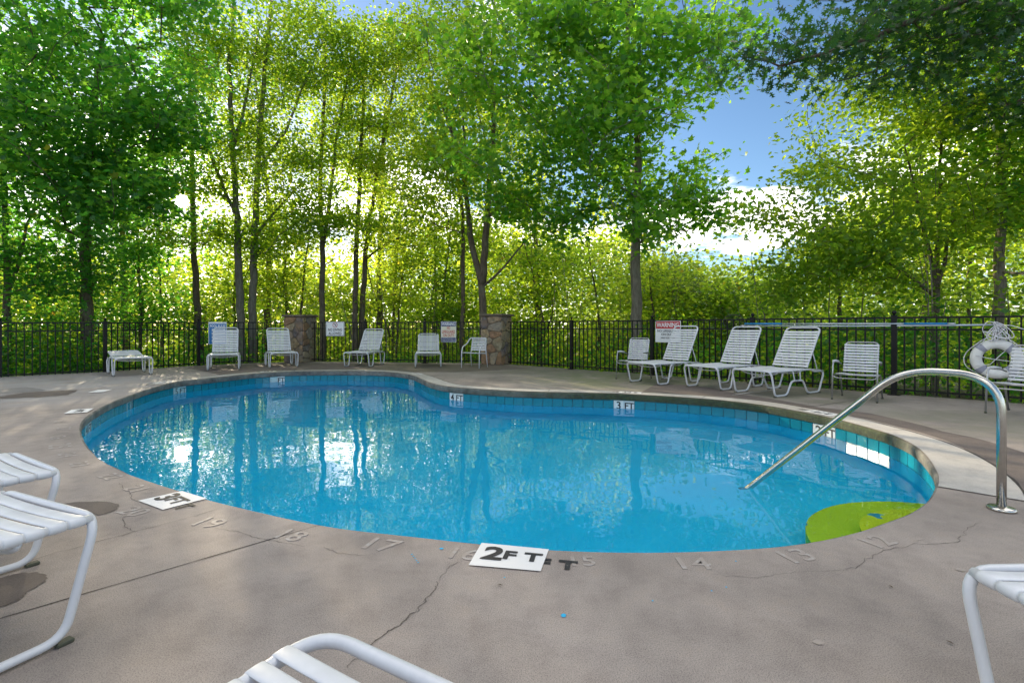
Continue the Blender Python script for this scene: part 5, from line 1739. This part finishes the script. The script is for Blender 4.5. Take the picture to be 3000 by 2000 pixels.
# throw rope bundle on its hook
rpx = empty("throw_rope", (rp_.x + 0.0, rp_.y, 0.985), math.atan2(fdir.y, fdir.x))
tag(rpx, "tangled white throw rope bundled over the life ring", "rope")
rr_ = random.Random(6)
pts = []
for i in range(260):
    t = i / 26
    a = t * 2 * math.pi * 0.97
    w = 0.05 + 0.05 * math.sin(t * 2.3 + 0.7); h = 0.075 + 0.055 * math.cos(t * 3.1)
    zz = h * math.cos(a + 0.8 * math.sin(t * 1.3)) + 0.02 * math.sin(t * 4.3)
    pts.append((w * math.sin(a) * (1.25 - 3.2 * zz) + 0.03 * math.sin(t * 5.1), -0.05 - 0.03 * math.sin(a * 0.5 + t), -0.055 + zz))
MB().tube(pts, 0.0055, 6).build("coil", M['rope'], rpx)
for ex, ez in ((-0.155, -0.22), (0.165, -0.22), (-0.05, -0.17)):
    MB().tube([(0, -0.06, 0.04), (ex * 0.5, -0.07, (ez + 0.04) * 0.48), (ex, -0.065, ez)], 0.0055, 6).build("tail", M['rope'], rpx)
MB().tube([(0.01, -0.05, 0.05), (0.14, -0.05, 0.04), (0.30, -0.04, -0.03), (0.46, -0.04, -0.12), (0.62, -0.04, -0.16)], 0.006, 6).build("tail", M['rope'], rpx)
MB().tube([(-0.20, -0.08, -0.36), (-0.03, -0.09, -0.40), (0.12, -0.08, -0.42)], 0.005, 6).build("tail", M['rope'], rpx)
MB().tube([(-0.2, -0.075, -0.50), (-0.06, -0.09, -0.47), (0.05, -0.03, -0.33), (0.10, -0.01, -0.27)], 0.005, 6).build("tail", M['rope'], rpx)
hk = empty("pole_hook", (rp_.x, rp_.y, 0.0), math.atan2(fdir.y, fdir.x))
tag(hk, "small metal hook bracket on the fence above the life ring", "bracket")
MB().box((0, 0.045, 1.02), (0.035, 0.03, 0.12), bevel=0.004).build("plate", M['aluminium'], hk)
MB().tube([(0, 0.03, 1.045), (0, -0.045, 1.04), (0, -0.06, 1.075)], 0.008, 8).build("hook", M['aluminium'], hk)
# two skimming poles resting along the fence
def on_fence(px, z, off):
    """point on the pool side of the right fence at photo column px"""
    u = (px - 1500) / F_PX
    for a, b in zip(FENCE_R[:-1], FENCE_R[1:]):
        d = b - a
        den = d.x - u * d.y
        if abs(den) < 1e-9: continue
        t = (u * a.y - a.x) / den
        if -0.02 <= t <= 1.02:
            nrm = Vector((d.y, -d.x, 0)).normalized()
            if nrm.y > 0: nrm = -nrm
            p = a + d * t + nrm * off
            return Vector((p.x, p.y, z))
a, b = on_fence(2178, 1.03, 0.062), on_fence(2935, 1.035, 0.062)
pl = empty("telescopic_pole", a); tag(pl, "long aluminium pool pole resting along the fence top, ending at the life ring", "pole")
MB().tube([Vector((0, 0, 0)), (b - a) * 0.5 + Vector((0, 0, -0.012)), b - a], 0.0135, 10).build("tube", M['pole_white'], pl)
MB().tube([(b - a) * 0.0 - (b - a).normalized() * 0.012, (b - a) * 0.012], 0.017, 10).build("end_cap", M['aluminium'], pl)
a2, b2 = on_fence(2186, 1.066, 0.060), on_fence(2800, 1.052, 0.060)
pl2 = empty("telescopic_pole", a2); tag(pl2, "shorter pool pole with blue ends lying above the long pole", "pole")
d2 = b2 - a2
MB().tube([d2 * 0.0, d2 * 0.22], 0.0145, 10).build("grip", M['pole_blue'], pl2)
MB().tube([d2 * 0.22, d2 * 0.80], 0.0115, 10).build("tube", M['pole_white'], pl2)
MB().tube([d2 * 0.80, d2 * 0.97], 0.0140, 10).build("grip", M['pole_blue'], pl2)
MB().tube([d2 * 0.97, d2 * 1.0], 0.0120, 10).build("end_cap", M['pole_white'], pl2)
nc = on_fence(2146, 1.07, -0.04)
nt_ = empty("skimmer_net", nc, math.atan2(fdir.y, fdir.x)); tag(nt_, "dark mesh skimmer net standing up behind the fence top", "net")
rim = [(0.19 * math.cos(a), 0, 0.135 * math.sin(a) + 0.0) for a in np.linspace(0, 2 * math.pi, 33)[:-1]]
rim = [(x * (1 if abs(x) < .15 else .97), y, z + 0.03) for x, y, z in rim]
MB().tube(rim, 0.007, 7, closed=True).build("rim", M['net'], nt_)
nm = MB()
for k in range(-12, 13):
    x = k * 0.0152
    h = 0.135 * math.sqrt(max(0, 1 - (x / 0.19) ** 2))
    if h > 0.01:
        nm.tube([(x, 0.012, 0.03 - h), (x, 0.05, 0.03), (x, 0.012, 0.03 + h)], 0.0012, 3, caps=False)
for k in range(-8, 9):
    z = k * 0.0155
    w = 0.19 * math.sqrt(max(0, 1 - (z / 0.135) ** 2))
    if w > 0.01:
        nm.tube([(-w, 0.012, 0.03 + z), (0, 0.05, 0.03 + z), (w, 0.012, 0.03 + z)], 0.0012, 3, caps=False)
tag(nm.build("mesh_netting", M['net'], nt_), kind="stuff")

# ------------------------------------------------------------------ signs
def fence_point(px, line):
    u = (px - 1500) / F_PX
    for a, b in zip(line[:-1], line[1:]):
        d = b - a
        den = d.x - u * d.y
        if abs(den) < 1e-9: continue
        t = (u * a.y - a.x) / den
        if -0.02 <= t <= 1.02:
            nrm = Vector((d.y, -d.x, 0)).normalized()
            if nrm.dot(-a) < 0: nrm = -nrm
            return a + d * t, nrm
def sign(line, px0, px1, py0, py1, label, mat):
    (p, nrm) = fence_point((px0 + px1) / 2, line)
    c = p + nrm * 0.030
    a, _ = fence_point(px0, line); b, _ = fence_point(px1, line)
    W = (b - a).length; H = (py1 - py0) * c.y / F_PX
    z = 1 - ((py0 + py1) / 2 - HZN) * c.y / F_PX
    right = Vector((-nrm.y, nrm.x, 0))
    if right.x < 0: right = -right
    root = empty("sign", (c.x, c.y, z), math.atan2(right.y, right.x))
    tag(root, label, "sign", "pool safety signs on the fence")
    MB().box((0, 0, 0), (W, 0.006, H), bevel=0.002).build("panel", mat, root)
    return root, W, H
def sgn_box(root, x, z, w, h, mat, y=-0.0042, name="printed_panel"):
    return MB().box((x, y, z), (w, 0.0016, h)).build(name, mat, root)
def sgn_text(root, s, x, z, size, mat, bold=0.0, sq=1.0, y=-0.0062, maxw=None):
    me = text_mesh(s, size, mat, bold, 0.0004, 'CENTER', sq)
    k = 1.0
    if maxw:
        xs = [v.co.x for v in me.vertices]
        w = max(xs) - min(xs)
        k = min(1.0, maxw / w) if w > 0 else 1
        k = maxw / w
    o = obj("lettering", me, root, (x, y, z), (math.radians(90), 0, 0))
    o.scale = (k, 1, 1)
    return o
# no diving
r_, W, H = sign(FENCE_M, 955.5, 1011.5, 941, 985, "white no diving allowed sign with red circle on the fence", M['sign_black'])
sgn_box(r_, 0, 0, W * 0.955, H * 0.94, M['sign_white'])
sgn_box(r_, 0, 0, W * 0.90, H * 0.875, M['sign_black'], -0.0046); sgn_box(r_, 0, 0, W * 0.875, H * 0.845, M['sign_white'], -0.0050)
sgn_text(r_, "NO DIVING", 0, -H * 0.07, H * 0.25, M['sign_black'], 0.02, maxw=W * 0.72)
sgn_text(r_, "ALLOWED", 0, -H * 0.315, H * 0.25, M['sign_black'], 0.02, maxw=W * 0.68)
cr_ = [(H * 0.155 * math.cos(a), -0.0064, H * 0.255 + H * 0.155 * math.sin(a)) for a in np.linspace(0, 2 * math.pi, 25)[:-1]]
MB().tube(cr_, H * 0.018, 5, closed=True).build("prohibition_circle", M['sign_red'], r_)
pg = MB()
pg.tube([(-H * .07, -.0062, H * .33), (H * .02, -.0062, H * .26), (H * .08, -.0062, H * .18)], H * 0.02, 5)
pg.tube([(-H * .02, -.0062, H * .22), (H * .03, -.0062, H * .27), (H * .085, -.0062, H * .33)], H * 0.016, 5)
pg.build("diver_pictogram", M['sign_black'], r_)
MB().tube([(-H * .105, -.0068, H * .36), (H * .105, -.0068, H * .15)], H * 0.014, 5).build("prohibition_bar", M['sign_red'], r_)
# lifeguard sign
r_, W, H = sign(FENCE_M, 1293, 1337, 941.5, 1002.5, "navy and cream warning sign with red lettering, no lifeguard on duty", M['sign_white'])
sgn_box(r_, 0, H * 0.375, W * 0.95, H * 0.22, M['sign_navy']); sgn_box(r_, 0, -H * 0.375, W * 0.95, H * 0.22, M['sign_navy'])
sgn_box(r_, 0, 0, W * 0.95, H * 0.525, M['sign_cream'])
sgn_text(r_, "WARNING", 0, H * 0.372, H * 0.205, M['sign_white'], 0.02, maxw=W * 0.86)
sgn_text(r_, "NO", 0, H * 0.185, H * 0.185, M['sign_red'], 0.02, maxw=W * 0.22)
sgn_text(r_, "LIFEGUARD", 0, 0.0, H * 0.205, M['sign_red'], 0.02, maxw=W * 0.87)
sgn_text(r_, "ON DUTY", 0, -H * 0.175, H * 0.195, M['sign_red'], 0.02, maxw=W * 0.72)
for k, s in enumerate(("CHILDREN UNDER THE AGE OF 14", "SHOULD NOT USE POOL OR SPA", "WITHOUT AN ADULT IN ATTENDANCE")):
    sgn_text(r_, s, 0, -H * (0.305 + 0.068 * k), H * 0.052, M['sign_white'], 0.0, maxw=W * 0.88)
# red warning sign
r_, W, H = sign(FENCE_R, 1922, 1996, 940, 1003, "red headed warning sign partly hidden by a lounger's backrest", M['sign_white'])
sgn_box(r_, 0, H * 0.31, W * 0.95, H * 0.34, M['sign_red'])
sgn_text(r_, "WARNING", 0, H * 0.305, H * 0.285, M['sign_white'], 0.02, maxw=W * 0.88)
sgn_text(r_, "NO LIFEGUARD", 0, H * 0.03, H * 0.15, M['sign_black'], 0.015, maxw=W * 0.84)
sgn_text(r_, "ON DUTY", 0, -H * 0.13, H * 0.15, M['sign_black'], 0.015, maxw=W * 0.52)
sgn_text(r_, "SWIM AT YOUR OWN RISK", 0, -H * 0.29, H * 0.10, M['sign_black'], 0.01, maxw=W * 0.56)
# pool rules
r_, W, H = sign(FENCE_L, 610.5, 664, 943, 1008, "blue pool rules sign behind a lounger, at the left", M['sign_white'])
sgn_box(r_, 0.0, -H * 0.03, W * 0.94, H * 0.90, M['sign_blue'])
sgn_text(r_, "POOL RULES", 0, H * 0.31, H * 0.15, M['sign_white'], 0.03, maxw=W * 0.84)
for k in range(4):
    sgn_box(r_, W * 0.05, H * (0.14 - 0.16 * k), W * 0.74, H * 0.115, M['sign_white'], -0.0055)
    for q in range(3):
        sgn_box(r_, W * (0.05 - 0.04 * (q % 2)), H * (0.172 - 0.16 * k - 0.03 * q), W * (0.66 - 0.12 * (q % 2)), H * 0.011, M['sign_blue'], -0.0066, "text_line")
